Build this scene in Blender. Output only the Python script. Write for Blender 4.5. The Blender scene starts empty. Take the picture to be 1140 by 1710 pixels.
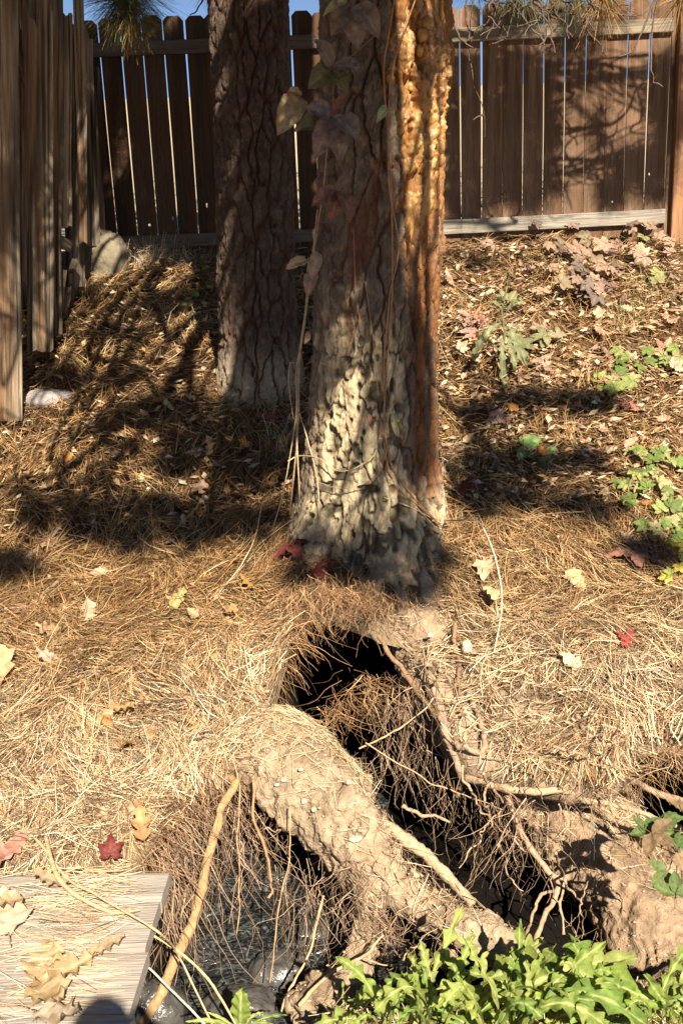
import bpy, bmesh, math, random
import numpy as np
from mathutils import Vector, Matrix

random.seed(7)
rng = np.random.default_rng(7)
SC = bpy.context.scene
COL = SC.collection

# ---------------------------------------------------------------- camera, sky, sun, exposure
PITCH, ROLL, FOC = math.radians(15.1), math.radians(2.25), 1663.0
_R0 = np.array([1.0, 0, 0]); _U0 = np.array([0, math.sin(PITCH), math.cos(PITCH)])
CF = np.array([0, math.cos(PITCH), -math.sin(PITCH)])
CR = _R0 * math.cos(ROLL) - _U0 * math.sin(ROLL)
CU = _U0 * math.cos(ROLL) + _R0 * math.sin(ROLL)
cam = bpy.data.cameras.new('camera'); cam_o = bpy.data.objects.new('camera', cam); COL.objects.link(cam_o)
cam.sensor_fit = 'VERTICAL'; cam.sensor_height = 36; cam.lens = 36 * FOC / 1710
cam.clip_start = 0.02; cam.clip_end = 2000
cam_o.matrix_world = Matrix(((CR[0], CU[0], -CF[0], 0), (CR[1], CU[1], -CF[1], 0), (CR[2], CU[2], -CF[2], 0), (0, 0, 0, 1)))
SC.camera = cam_o

SUN_D = Vector((-0.198, 0.753, -0.627)).normalized()          # the way the light travels
W = bpy.data.worlds.new('World'); SC.world = W; W.use_nodes = True
nt = W.node_tree
sky = nt.nodes.new('ShaderNodeTexSky'); sky.sky_type = 'NISHITA'; sky.sun_disc = False; sky.altitude = 2200; sky.air_density = .8; sky.dust_density = .2; sky.ozone_density = 2.0
sky.sun_elevation = math.asin(-SUN_D.z); sky.sun_rotation = math.atan2(-SUN_D.x, -SUN_D.y)
nt.links.new(sky.outputs[0], nt.nodes['Background'].inputs[0]); nt.nodes['Background'].inputs[1].default_value = 0.05
sl = bpy.data.lights.new('sun', 'SUN'); sl.energy = 5.0; sl.angle = math.radians(0.53); sl.color = (1.0, 0.88, 0.72)
so = bpy.data.objects.new('sun', sl); COL.objects.link(so); so.rotation_euler = SUN_D.to_track_quat('-Z', 'Y').to_euler()
SC.view_settings.view_transform = 'Standard'; SC.view_settings.look = 'None'
SC.view_settings.exposure = 1.32; SC.view_settings.gamma = 1
SC.cycles.max_bounces = 5; SC.cycles.diffuse_bounces = 2; SC.cycles.transparent_max_bounces = 4

# ---------------------------------------------------------------- helpers
def P(px, py, d):
    v = CF * FOC + CR * (px - 570) - CU * (py - 855)
    return v * (d / v[1])
def PX(px, py, x):
    v = CF * FOC + CR * (px - 570) - CU * (py - 855)
    return v * (x / v[0])
def PZ(px, py, z):
    v = CF * FOC + CR * (px - 570) - CU * (py - 855)
    return v * (z / v[2])
def proj(p):
    p = np.asarray(p); w = p @ CF
    return 570 + FOC * (p @ CR) / w, 855 - FOC * (p @ CU) / w, w

def _hash(i, j, k, s):
    n = (i.astype(np.int64) * 374761393 + j.astype(np.int64) * 668265263 + k.astype(np.int64) * 2147483647 + s * 974634777) & 0xffffffff
    n = ((n ^ (n >> 13)) * 1274126177) & 0xffffffff
    n = ((n ^ (n >> 16)) * 2246822519) & 0xffffffff
    return ((n ^ (n >> 15)) & 0xffffff).astype(np.float64) / 0xffffff
def vnoise(p, s=0):
    p = np.asarray(p, float)
    if p.shape[-1] == 2: p = np.concatenate([p, np.zeros(p.shape[:-1] + (1,))], -1)
    f = np.floor(p); t = p - f; t = t * t * (3 - 2 * t); i, j, k = [f[..., a].astype(np.int64) for a in range(3)]
    x, y, z = t[..., 0], t[..., 1], t[..., 2]
    def L(a, b, w): return a + (b - a) * w
    return L(L(L(_hash(i, j, k, s), _hash(i+1, j, k, s), x), L(_hash(i, j+1, k, s), _hash(i+1, j+1, k, s), x), y),
             L(L(_hash(i, j, k+1, s), _hash(i+1, j, k+1, s), x), L(_hash(i, j+1, k+1, s), _hash(i+1, j+1, k+1, s), x), y), z)
def fbm(p, o=4, s=0, g=0.5):
    p = np.asarray(p, float); a = 1.0; r = 0; n = 0
    for q in range(o):
        r = r + a * (vnoise(p * 2 ** q + 17.3 * q, s + q) - .5) * 2; n += a; a *= g
    return r / n
def worley(p, s=0):
    """2-D cells: distance to the nearest and the second nearest point, and the cell's own number"""
    p = np.asarray(p, float); f = np.floor(p).astype(np.int64)
    d1 = np.full(p.shape[:-1], 9.0); d2 = d1.copy(); cid = d1 * 0
    z = np.zeros_like(f[..., 0])
    for a in (-1, 0, 1):
        for b in (-1, 0, 1):
            i, j = f[..., 0] + a, f[..., 1] + b
            qx = i + _hash(i, j, z, s); qy = j + _hash(i, j, z + 1, s)
            d = np.hypot(p[..., 0] - qx, p[..., 1] - qy); h = _hash(i, j, z + 2, s)
            n = d < d1
            d2 = np.where(n, d1, np.minimum(d2, d)); cid = np.where(n, h, cid); d1 = np.where(n, d, d1)
    return d1, d2, cid
def sstep(a, b, x):
    t = np.clip((x - a) / (b - a), 0, 1); return t * t * (3 - 2 * t)

def mesh_np(name, V, F, col=None, smooth=True):
    V = np.asarray(V, np.float32); F = np.asarray(F, np.int32)
    me = bpy.data.meshes.new(name); k = F.shape[1]
    me.vertices.add(len(V)); me.vertices.foreach_set('co', V.ravel())
    me.loops.add(F.size); me.loops.foreach_set('vertex_index', F.ravel())
    me.polygons.add(len(F)); me.polygons.foreach_set('loop_start', np.arange(0, F.size, k, dtype=np.int32))
    me.polygons.foreach_set('use_smooth', np.full(len(F), smooth))
    me.update(calc_edges=True)
    if col is not None: set_col(me, col)
    return me
def set_col(me, col):
    c = np.ones((len(me.vertices), 4), np.float32); c[:, :3] = col
    a = me.color_attributes.new('Col', 'FLOAT_COLOR', 'POINT'); a.data.foreach_set('color', c.ravel())
def grid_faces(nr, nc):
    i = np.arange(nr - 1)[:, None] * nc + np.arange(nc - 1)[None, :]
    return np.stack([i, i + 1, i + nc + 1, i + nc], -1).reshape(-1, 4)
def obj(name, me, mat=None, parent=None, loc=None, label=None, cat=None, group=None, kind=None):
    o = bpy.data.objects.new(name, me); COL.objects.link(o)
    if mat is not None and me is not None and not me.materials: me.materials.append(mat)
    if parent is not None: o.parent = parent
    if loc is not None: o.location = loc
    return tag(o, label, cat, group, kind)
def tag(o, label=None, cat=None, group=None, kind=None):
    if label: o['label'] = label
    if cat: o['category'] = cat
    if group: o['group'] = group
    if kind: o['kind'] = kind
    return o
def empty(name, loc, label, cat, group=None):
    o = bpy.data.objects.new(name, None); COL.objects.link(o); o.location = loc; o.empty_display_size = .1
    return tag(o, label, cat, group)
def at_world(o, parent):
    """child built in world coordinates under a parent that stands elsewhere"""
    o.parent = parent; o.matrix_parent_inverse = Matrix.Translation(-Vector(parent.location) * 1.0); return o

def catmull(pts, n):
    p = np.asarray(pts, float); p = np.vstack([2 * p[0] - p[1], p, 2 * p[-1] - p[-2]])
    m = len(p) - 3; u = np.linspace(0, m - 1e-6, n); i = u.astype(int); t = (u - i)[:, None]
    a, b, c, d = p[i], p[i + 1], p[i + 2], p[i + 3]
    return .5 * (2 * b + (c - a) * t + (2 * a - 5 * b + 4 * c - d) * t ** 2 + (3 * b - a - 3 * c + d) * t ** 3)
def tube(pts, rad, n=40, seg=8, rough=0.0, freq=30, seed=0, wob=0.0):
    """tube along a smooth line, rad is one number per given point; returns verts, faces"""
    pts = np.asarray(pts, float); rad = np.atleast_1d(np.asarray(rad, float))
    if len(rad) == 1: rad = np.repeat(rad, len(pts))
    c = catmull(pts, n); r = np.interp(np.linspace(0, len(pts) - 1, n), np.arange(len(pts)), rad)
    if wob: 
        w = np.stack([fbm(np.c_[np.linspace(0, n / 13, n), np.full(n, 3.3 * k)], 3, seed + k) for k in range(3)], 1)
        c = c + w * wob * np.sin(np.linspace(.15, np.pi * .9, n))[:, None]
    t = np.gradient(c, axis=0); t /= np.linalg.norm(t, axis=1)[:, None] + 1e-9
    ref = np.array([0.3, 1, 0.2]); a = np.cross(t, ref); a /= np.linalg.norm(a, axis=1)[:, None] + 1e-9; b = np.cross(t, a)
    ang = np.linspace(0, 2 * np.pi, seg, endpoint=False)
    dirs = a[:, None] * np.cos(ang)[None, :, None] + b[:, None] * np.sin(ang)[None, :, None]
    V = c[:, None] + dirs * r[:, None, None]
    if rough: V = V + dirs * (fbm(V * freq, 3, seed)[..., None] * rough * (r / r.max())[:, None, None])
    i = np.arange(n - 1)[:, None] * seg; j = np.arange(seg)[None]; k = (j + 1) % seg
    F = np.stack([i + j, i + k, i + seg + k, i + seg + j], -1).reshape(-1, 4)
    V = V.reshape(-1, 3)
    V = np.vstack([V, c[:1] , c[-1:]]); m = len(V)
    e0 = np.stack([np.full(seg, m - 2), k[0], j[0], j[0]], -1); off = (n - 1) * seg
    e1 = np.stack([np.full(seg, m - 1), off + j[0], off + k[0], off + k[0]], -1)
    return V, F, np.vstack([e0, e1])
class Soup:
    """collects quads and triangles of one mesh"""
    def __init__(s): s.V = []; s.Q = []; s.T = []; s.C = []; s.n = 0
    def add(s, V, Q=None, T=None, c=(1, 1, 1)):
        V = np.asarray(V, float)
        if Q is not None and len(Q): s.Q.append(np.asarray(Q) + s.n)
        if T is not None and len(T): s.T.append(np.asarray(T)[:, :3] + s.n)
        s.V.append(V); s.C.append(np.broadcast_to(np.asarray(c, float), V.shape)); s.n += len(V)
    def tube(s, pts, rad, c=(1, 1, 1), **k):
        V, Q, T = tube(pts, rad, **k); s.add(V, Q, T, c)
    def mesh(s, name, smooth=True):
        V = np.vstack(s.V); T = np.vstack(s.T) if s.T else np.zeros((0, 3), int); Q = np.vstack(s.Q) if s.Q else np.zeros((0, 4), int)
        me = bpy.data.meshes.new(name); me.vertices.add(len(V)); me.vertices.foreach_set('co', V.astype(np.float32).ravel())
        li = np.concatenate([Q.ravel(), T.ravel()]).astype(np.int32); me.loops.add(len(li)); me.loops.foreach_set('vertex_index', li)
        st = np.concatenate([np.arange(len(Q)) * 4, len(Q) * 4 + np.arange(len(T)) * 3]).astype(np.int32)
        me.polygons.add(len(st)); me.polygons.foreach_set('loop_start', st); me.polygons.foreach_set('use_smooth', np.full(len(st), smooth))
        me.update(calc_edges=True); set_col(me, np.vstack(s.C)); return me

# ---------------------------------------------------------------- materials
def material(name, rough=0.8, noise=12.0, amount=0.35, bump=0.3, bscale=60.0, spec=0.3, stretch=(1, 1, 1), tint=None, rnd=0.0, transl=0.0, dist=0.01, attr=True, base=(.3, .3, .3)):
    m = bpy.data.materials.new(name); m.use_nodes = True; t = m.node_tree; N = t.nodes; L = t.links; b = N['Principled BSDF']
    b.inputs['Roughness'].default_value = rough; b.inputs['Specular IOR Level'].default_value = spec
    tc = N.new('ShaderNodeTexCoord'); mp = N.new('ShaderNodeMapping'); mp.inputs['Scale'].default_value = stretch
    L.new(tc.outputs['Object'], mp.inputs[0])
    n1 = N.new('ShaderNodeTexNoise'); n1.inputs['Scale'].default_value = noise; n1.inputs['Detail'].default_value = 6; n1.inputs['Roughness'].default_value = .65
    L.new(mp.outputs[0], n1.inputs['Vector'])
    if attr:
        at = N.new('ShaderNodeAttribute'); at.attribute_name = 'Col'; csock = at.outputs['Color']
    else:
        rgb = N.new('ShaderNodeRGB'); rgb.outputs[0].default_value = (*base, 1); csock = rgb.outputs[0]
    mr = N.new('ShaderNodeMapRange'); mr.inputs[1].default_value = .25; mr.inputs[2].default_value = .75
    mr.inputs[3].default_value = 1 - amount; mr.inputs[4].default_value = 1 + amount
    L.new(n1.outputs['Fac'], mr.inputs[0]); val = mr.outputs[0]
    if rnd:
        oi = N.new('ShaderNodeObjectInfo'); r2 = N.new('ShaderNodeMapRange'); r2.inputs[3].default_value = 1 - rnd; r2.inputs[4].default_value = 1 + rnd
        L.new(oi.outputs['Random'], r2.inputs[0]); mm = N.new('ShaderNodeMath'); mm.operation = 'MULTIPLY'
        L.new(val, mm.inputs[0]); L.new(r2.outputs[0], mm.inputs[1]); val = mm.outputs[0]
    vm = N.new('ShaderNodeVectorMath'); vm.operation = 'SCALE'; L.new(csock, vm.inputs[0]); L.new(val, vm.inputs['Scale'])
    out = vm.outputs[0]
    if tint:
        n3 = N.new('ShaderNodeTexNoise'); n3.inputs['Scale'].default_value = noise * .23; n3.inputs['Detail'].default_value = 3; L.new(mp.outputs[0], n3.inputs['Vector'])
        cr = N.new('ShaderNodeMapRange'); cr.inputs[1].default_value = .45; cr.inputs[2].default_value = .68; L.new(n3.outputs['Fac'], cr.inputs[0])
        mx = N.new('ShaderNodeMix'); mx.data_type = 'RGBA'; L.new(cr.outputs[0], mx.inputs[0]); L.new(out, mx.inputs[6]); mx.inputs[7].default_value = (*tint, 1); out = mx.outputs[2]
    L.new(out, b.inputs['Base Color'])
    if bump:
        n2 = N.new('ShaderNodeTexNoise'); n2.inputs['Scale'].default_value = bscale; n2.inputs['Detail'].default_value = 5; L.new(mp.outputs[0], n2.inputs['Vector'])
        bp = N.new('ShaderNodeBump'); bp.inputs['Strength'].default_value = bump; bp.inputs['Distance'].default_value = dist
        L.new(n2.outputs['Fac'], bp.inputs['Height']); L.new(bp.outputs[0], b.inputs['Normal'])
    if transl:
        tr = N.new('ShaderNodeBsdfTranslucent'); L.new(out, tr.inputs[0]); ms = N.new('ShaderNodeMixShader'); ms.inputs[0].default_value = transl
        o = N['Material Output']; L.new(b.outputs[0], ms.inputs[1]); L.new(tr.outputs[0], ms.inputs[2]); L.new(ms.outputs[0], o.inputs[0])
    return m
M_SOIL = material('soil', .95, 25, .35, .8, 90, .1)
M_NEEDLE = material('dry_needles', .55, 8, .25, 0, spec=.25, transl=.12)
M_GREENN = material('pine_needles', .5, 8, .2, 0, spec=.3, transl=.1)
M_BARK = material('bark', .9, 70, .4, .7, 160, .12, stretch=(1, 1, .5))
M_RESIN = material('resin', .38, 45, .35, .5, 80, .45, dist=.006)
M_FENCE = material('fence_wood', .8, 9, .45, .5, 18, .15, stretch=(10, 10, .55), rnd=.28, tint=(.115, .055, .028))
M_GREY = material('weathered_wood', .8, 9, .5, .7, 14, .2, stretch=(9, 9, .5), rnd=.18)
M_DECK = material('deck_wood', .8, 7, .3, .6, 11, .2, stretch=(.8, 14, 14))
M_ROCK = material('rock', .9, 14, .5, .9, 40, .2)
M_WET = material('wet_rock', .22, 14, .5, .8, 50, .6)
M_ROOT = material('root_skin', .8, 40, .4, .7, 70, .15)
M_CRUST = material('dirt_crust', .95, 28, .3, .8, 110, .08)
M_LEAF = material('dry_leaf', .6, 25, .3, .3, 60, .3, transl=.2)
M_GREEN = material('green_leaf', .55, 30, .32, .5, 60, .25, transl=.32)
M_VLEAF = material('vine_leaf', .5, 45, .4, .4, 70, .4, transl=.15)

# ---------------------------------------------------------------- the bank
_zk = np.array([[-3, -2.02], [2.3, -1.99], [2.7, -1.88], [3.3, -1.74], [3.95, -1.58], [4.4, -1.42], [5.5, -.90], [6.0, -.64], [6.8, -.31], [7.5, -.06], [8.2, .02], [10, .1], [14, .55], [24, 2.2], [45, 6.2], [120, 12], [1500, 20]])
_lip = np.array([[-500, 1452], [-100, 1450], [120, 1440], [220, 1432], [262, 1380], [292, 1312], [360, 1290], [425, 1240], [462, 1160], [472, 1030], [510, 968], [585, 955], [640, 975], [690, 1070], [735, 1190], [775, 1255], [850, 1285], [950, 1292], [1030, 1285], [1055, 1225], [1140, 1215], [1300, 1250], [1600, 1300]], float)
_cave = np.array([[-500, .05], [200, .06], [262, .2], [300, .55], [360, .9], [480, .95], [560, .95], [700, .95], [850, .95], [950, .6], [1030, .55], [1100, .7], [1600, .5]])
def zbase(x, y):
    x = np.asarray(x, float); y = np.asarray(y, float); z = np.interp(y, _zk[:, 0], _zk[:, 1])
    k = sstep(2.0, 3.0, y) * (1 - sstep(9, 12, y))
    p = np.stack([x, y], -1)
    z = z + k * (.075 * fbm(p * .9, 3, 3) + .04 * fbm(p * 3.1, 3, 5) + .016 * fbm(p * 13, 2, 6))
    d = np.hypot(x - .13, (y - 4.45))
    z = z + .05 * np.exp(-(d / .5) ** 2) + .05 * np.exp(-(np.hypot(x + .45, y - 5.7) / .4) ** 2)
    return z
def G(px, py, f=zbase, d0=1.8, d1=9.0):
    """where the ray of this pixel meets the bank"""
    d = np.linspace(d0, d1, 700); v = P(px, py, 1.0)
    h = v[2] * d - f(v[0] * d, d); i = np.argmax(h < 0)
    if not (h < 0).any(): i = len(d) - 1
    t = d[i]; return np.array([v[0] * t, t, v[2] * t])
_lx = np.array([G(a, b)[:2] for a, b in _lip]); _o = np.argsort(_lx[:, 0]); _lx = _lx[_o]
_cx = np.array([np.interp(a, _lip[:, 0], np.array([G(*q)[0] for q in _lip])) for a in _cave[:, 0]])
def ylip(x):
    x = np.asarray(x, float)
    return np.interp(x, _lx[:, 0], _lx[:, 1]) + .035 * fbm(np.stack([x * 7, x * 0], -1), 3, 9)
def cavedep(x): return np.interp(x, _cx, _cave[:, 1])
def drape(x, y):
    """top of the litter: the bank, and in front of its lip a steep drop"""
    q = ylip(x); z = zbase(x, np.maximum(y, q)); return z - np.clip((q - y) * 1.6, 0, .05)
_bare = [(G(a, b), rx, ry) for a, b, rx, ry in ((710, 1065, .16, .24), (750, 1150, .15, .22), (700, 1010, .12, .12), (880, 1190, .2, .13), (960, 1235, .14, .08), (520, 1235, .2, .07), (840, 1260, .2, .09), (330, 1230, .12, .06), (790, 1220, .14, .12))]
def bareness(x, y):
    r = np.zeros(np.shape(x))
    for g, rx, ry in _bare: r = np.maximum(r, np.exp(-((x - g[0]) / rx) ** 2 - ((y - g[1]) / ry) ** 2))
    return np.clip(r * 1.25 + .35 * fbm(np.stack([x * 9, y * 9], -1), 2, 44) * (r > .1), 0, 1)
xs = np.unique(np.concatenate([-np.geomspace(2.4, 300, 22), np.linspace(-2.4, 2.7, 250), np.geomspace(2.7, 300, 22)]))
ysA = np.concatenate([np.geomspace(1400, 8.2, 46), np.linspace(8.15, 4.8, 110)])
tA = np.linspace(0, 1, 150)[1:]
q = ylip(xs); cd = cavedep(xs); hl = .13 + .05 * fbm(np.stack([xs * 5, xs * 0 + 3], -1), 2, 4) - .075 * np.exp(-((xs - .02) / .28) ** 4)
rows = []
for y in ysA: rows.append(np.stack([xs, np.full_like(xs, y), zbase(xs, np.full_like(xs, y))], -1))
for t in tA:
    y = 4.8 + (q - 4.8) * t; rows.append(np.stack([xs, y, zbase(xs, y)], -1))
zl = zbase(xs, q)
for dy, f in ((-.012, .12), (-.022, .35), (-.018, .6), (-.002, .82), (.03, 1.0)):
    rows.append(np.stack([xs, q + dy, zl - hl * f], -1))
for t in np.linspace(0, 1, 26)[1:]:
    y = q + .03 + cd * t; p = np.stack([xs * 6, y * 6], -1)
    rows.append(np.stack([xs, y, zl - hl - .10 * t + .05 * fbm(p, 3, 8) * t], -1))
yc = q + .03 + cd
for t in np.linspace(0, 1, 16)[1:]:
    z = (zl - hl - .10) * (1 - t) + -2.62 * t; p = np.stack([xs * 7, z * 7], -1)
    rows.append(np.stack([xs, yc + .06 * t + .07 * fbm(p, 3, 11) * math.sin(math.pi * t), z], -1))
yn = 2.40 + .05 * fbm(np.stack([xs * 3, xs * 0], -1), 3, 14) - .30 * sstep(0.12, -.05, xs)
yn = np.minimum(yn, yc - .15)
for t in np.linspace(0, 1, 34)[1:]:
    y = yc + .06 + (yn - yc - .06) * t; p = np.stack([xs * 5, y * 5], -1)
    rows.append(np.stack([xs, y, -2.62 + .07 * fbm(p, 4, 12) + .14 * sstep(.02, .2, xs)], -1))
for t in np.linspace(0, 1, 14)[1:]:
    z = -2.6 + .40 * t; rows.append(np.stack([xs, yn - .10 * t + .03 * fbm(np.stack([xs * 9, xs * 0 + z * 9], -1), 3, 15), z + 0 * xs], -1))
for y in (2.2, 2.1, 2.0, 1.8, 1.5, 1, .4, -.5, -2, -6, -20, -80, -400):
    yy = np.minimum(np.full_like(xs, y), yn - .12 - .002 * (2.2 - y)); rows.append(np.stack([xs, yy, np.interp(yy, [-400, -2, 0, 1, 2.0, 2.5], [-1.72, -1.72, -1.76, -1.92, -2.14, -2.21]) + .02 * fbm(np.stack([xs * 4, yy * 4], -1), 3, 16)], -1))
GV = np.array(rows); nr, nc = GV.shape[:2]; nA = len(ysA) + len(tA)
c_soil = np.array([.27, .195, .125]); c_duff = np.array([.10, .062, .036]); c_mud_shade = np.array([.008, .0065, .0055]); c_dry = np.array([.40, .34, .23])  # mud near black: the shade of the hollow is put into its colour
gx, gy = GV[..., 0], GV[..., 1]
nz = fbm(np.stack([gx * 2.2, gy * 2.2], -1), 4, 21)[..., None]
C = np.broadcast_to(c_duff, GV.shape).copy() * (1 + .3 * nz)
near_lip = 1 - sstep(.03, .16, gy - q[None, :]) ; near_lip[nA:] = 1
C = C * (1 - near_lip[..., None]) + c_soil * (1 + .25 * nz) * near_lip[..., None]
br_ = (bareness(gx, gy) * (gy < 4.4))[..., None]; C = C * (1 - br_) + np.array([.34, .25, .165]) * (1 + .3 * nz) * br_
far = sstep(8.0, 9.0, gy)[..., None]; C = C * (1 - far) + c_dry * (1 + .15 * nz) * far
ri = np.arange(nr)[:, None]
und = ((ri >= nA + 5) & (ri < nA + 5 + 25 + 15 + 33 + 13)) * np.ones((1, nc)); C = np.where(und[..., None] > 0, c_mud_shade * (1 + .4 * nz), C)
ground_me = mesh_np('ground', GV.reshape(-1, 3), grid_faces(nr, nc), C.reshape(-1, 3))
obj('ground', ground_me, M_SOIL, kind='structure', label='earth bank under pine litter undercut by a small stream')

# stream water
mw = bpy.data.materials.new('stream_water'); mw.use_nodes = True; b = mw.node_tree.nodes['Principled BSDF']; t = mw.node_tree
b.inputs['Roughness'].default_value = .07; b.inputs['IOR'].default_value = 1.33; b.inputs['Specular IOR Level'].default_value = .8
n = t.nodes.new('ShaderNodeTexNoise'); n.inputs['Scale'].default_value = 11; n.inputs['Detail'].default_value = 4; n.inputs['Distortion'].default_value = 1.2
tc = t.nodes.new('ShaderNodeTexCoord'); mp = t.nodes.new('ShaderNodeMapping'); mp.inputs['Scale'].default_value = (.7, 1.3, 1); t.links.new(tc.outputs['Object'], mp.inputs[0]); t.links.new(mp.outputs[0], n.inputs['Vector'])
bp = t.nodes.new('ShaderNodeBump'); bp.inputs['Strength'].default_value = 1.0; bp.inputs['Distance'].default_value = .035
t.links.new(n.outputs['Fac'], bp.inputs['Height']); t.links.new(bp.outputs[0], b.inputs['Normal'])
n2 = t.nodes.new('ShaderNodeTexNoise'); n2.inputs['Scale'].default_value = 30; n2.inputs['Detail'].default_value = 6; n2.inputs['Distortion'].default_value = 2.5; t.links.new(mp.outputs[0], n2.inputs['Vector'])
cr = t.nodes.new('ShaderNodeValToRGB'); cr.color_ramp.elements[0].position = .47; cr.color_ramp.elements[0].color = (.014, .016, .015, 1); cr.color_ramp.elements[1].position = .86; cr.color_ramp.elements[1].color = (.20, .215, .215, 1)
t.links.new(n2.outputs['Fac'], cr.inputs[0]); t.links.new(cr.outputs[0], b.inputs['Base Color'])
wx = np.linspace(-2.5, .16, 150); wy = np.linspace(1.9, 4.4, 110); WX, WY = np.meshgrid(wx, wy)
wz = -2.46 + .03 * fbm(np.stack([WX * 9, WY * 12], -1), 3, 31)
obj('stream_water', mesh_np('stream_water', np.stack([WX, WY, wz], -1).reshape(-1, 3), grid_faces(110, 150)), mw, kind='structure', label='dark rippling stream water under the bank')

# ---------------------------------------------------------------- the two pine trees
def bark_tree_trunk(axis, R0, flare, hs_vis, top, seed, painter, nc=300, cell=(.075, .30), depth=.027, lobes=3):
    """axis(z)->x,y ; rows from hs_vis[0] upward, fine while in sight"""
    z0, z1, step = hs_vis
    zs = np.concatenate([np.arange(z0 + .19, z1, step), np.linspace(z1, top, 60)])
    u = np.linspace(0, 1, nc + 1)[:-1]; a = -np.pi / 2 + np.sign(u - .5) * (np.abs(u - .5) * 2) ** 1.25 * np.pi   # finer towards the camera
    A, Z = np.meshgrid(a, zs)
    h = Z - z0
    R = R0 * (1 - .035 * np.clip(Z - z0, 0, 99) / 1.0 * .6) + flare * np.exp(-np.clip(h - .12, 0, 9) / .30) * (1 + .35 * np.cos(lobes * A + seed) + .2 * np.cos(5 * A + 2 * seed)) + .28 * flare * np.exp(-np.clip(h - .22, 0, 9) / .09) * (1 + .3 * np.cos(4 * A + seed) + .6 * fbm(np.stack([np.cos(A) * 3, np.sin(A) * 3, Z * 6], -1), 3, seed + 21))
    R = R * (1 + .035 * fbm(np.stack([np.cos(A) * 1.2, np.sin(A) * 1.2, Z * .9], -1), 3, seed))
    s = (A + np.pi / 2) * R0
    w = fbm(np.stack([s * 9, Z * 4], -1), 3, seed + 1)
    w2 = fbm(np.stack([s * 45, Z * 28], -1), 3, seed + 3); w3 = fbm(np.stack([s * 13, Z * 9], -1), 3, seed + 4)
    sx = s + .020 * w + .011 * w2 + .012 * w3
    d1, d2, cid = worley(np.stack([sx / cell[0], (Z + .07 * fbm(np.stack([s * 14, Z * 8], -1), 3, seed + 2) + .03 * w2) / cell[1]], -1), seed)
    e1, e2, cid2 = worley(np.stack([s / (cell[0] * .40) + .4 * w + .5 * w2, Z / (cell[1] * .13) + .5 * w3], -1), seed + 5)
    gapw = .5 + .5 * sstep(-.5, .5, w3); plate = sstep(.0, .26, (d2 - d1) / gapw); flake = sstep(.02, .3, e2 - e1)
    relief = depth * (plate - .8) + depth * .25 * (cid - .5) * plate + depth * .34 * (cid2 - .5) * plate + .005 * (flake - 1) + depth * .34 * fbm(np.stack([s * 50, Z * 26], -1), 4, seed + 9) + depth * .4 * fbm(np.stack([s * 18, Z * 5], -1), 3, seed + 12)
    info = dict(A=A, Z=Z, s=s, plate=plate, cid=cid, cid2=cid2, flake=flake, relief=relief, sx=sx)
    relief, Cc = painter(info)
    ax, ay = axis(Z)
    V = np.stack([ax + np.cos(A) * (R + relief), ay + np.sin(A) * (R + relief), Z], -1)
    nrr, ncc = A.shape
    i = np.arange(nrr - 1)[:, None] * ncc; j = np.arange(ncc)[None]; k = (j + 1) % ncc
    F = np.stack([i + j, i + k, i + ncc + k, i + ncc + j], -1).reshape(-1, 4)
    # order of angle is increasing, so faces look outward
    return V, F, Cc, R

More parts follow.
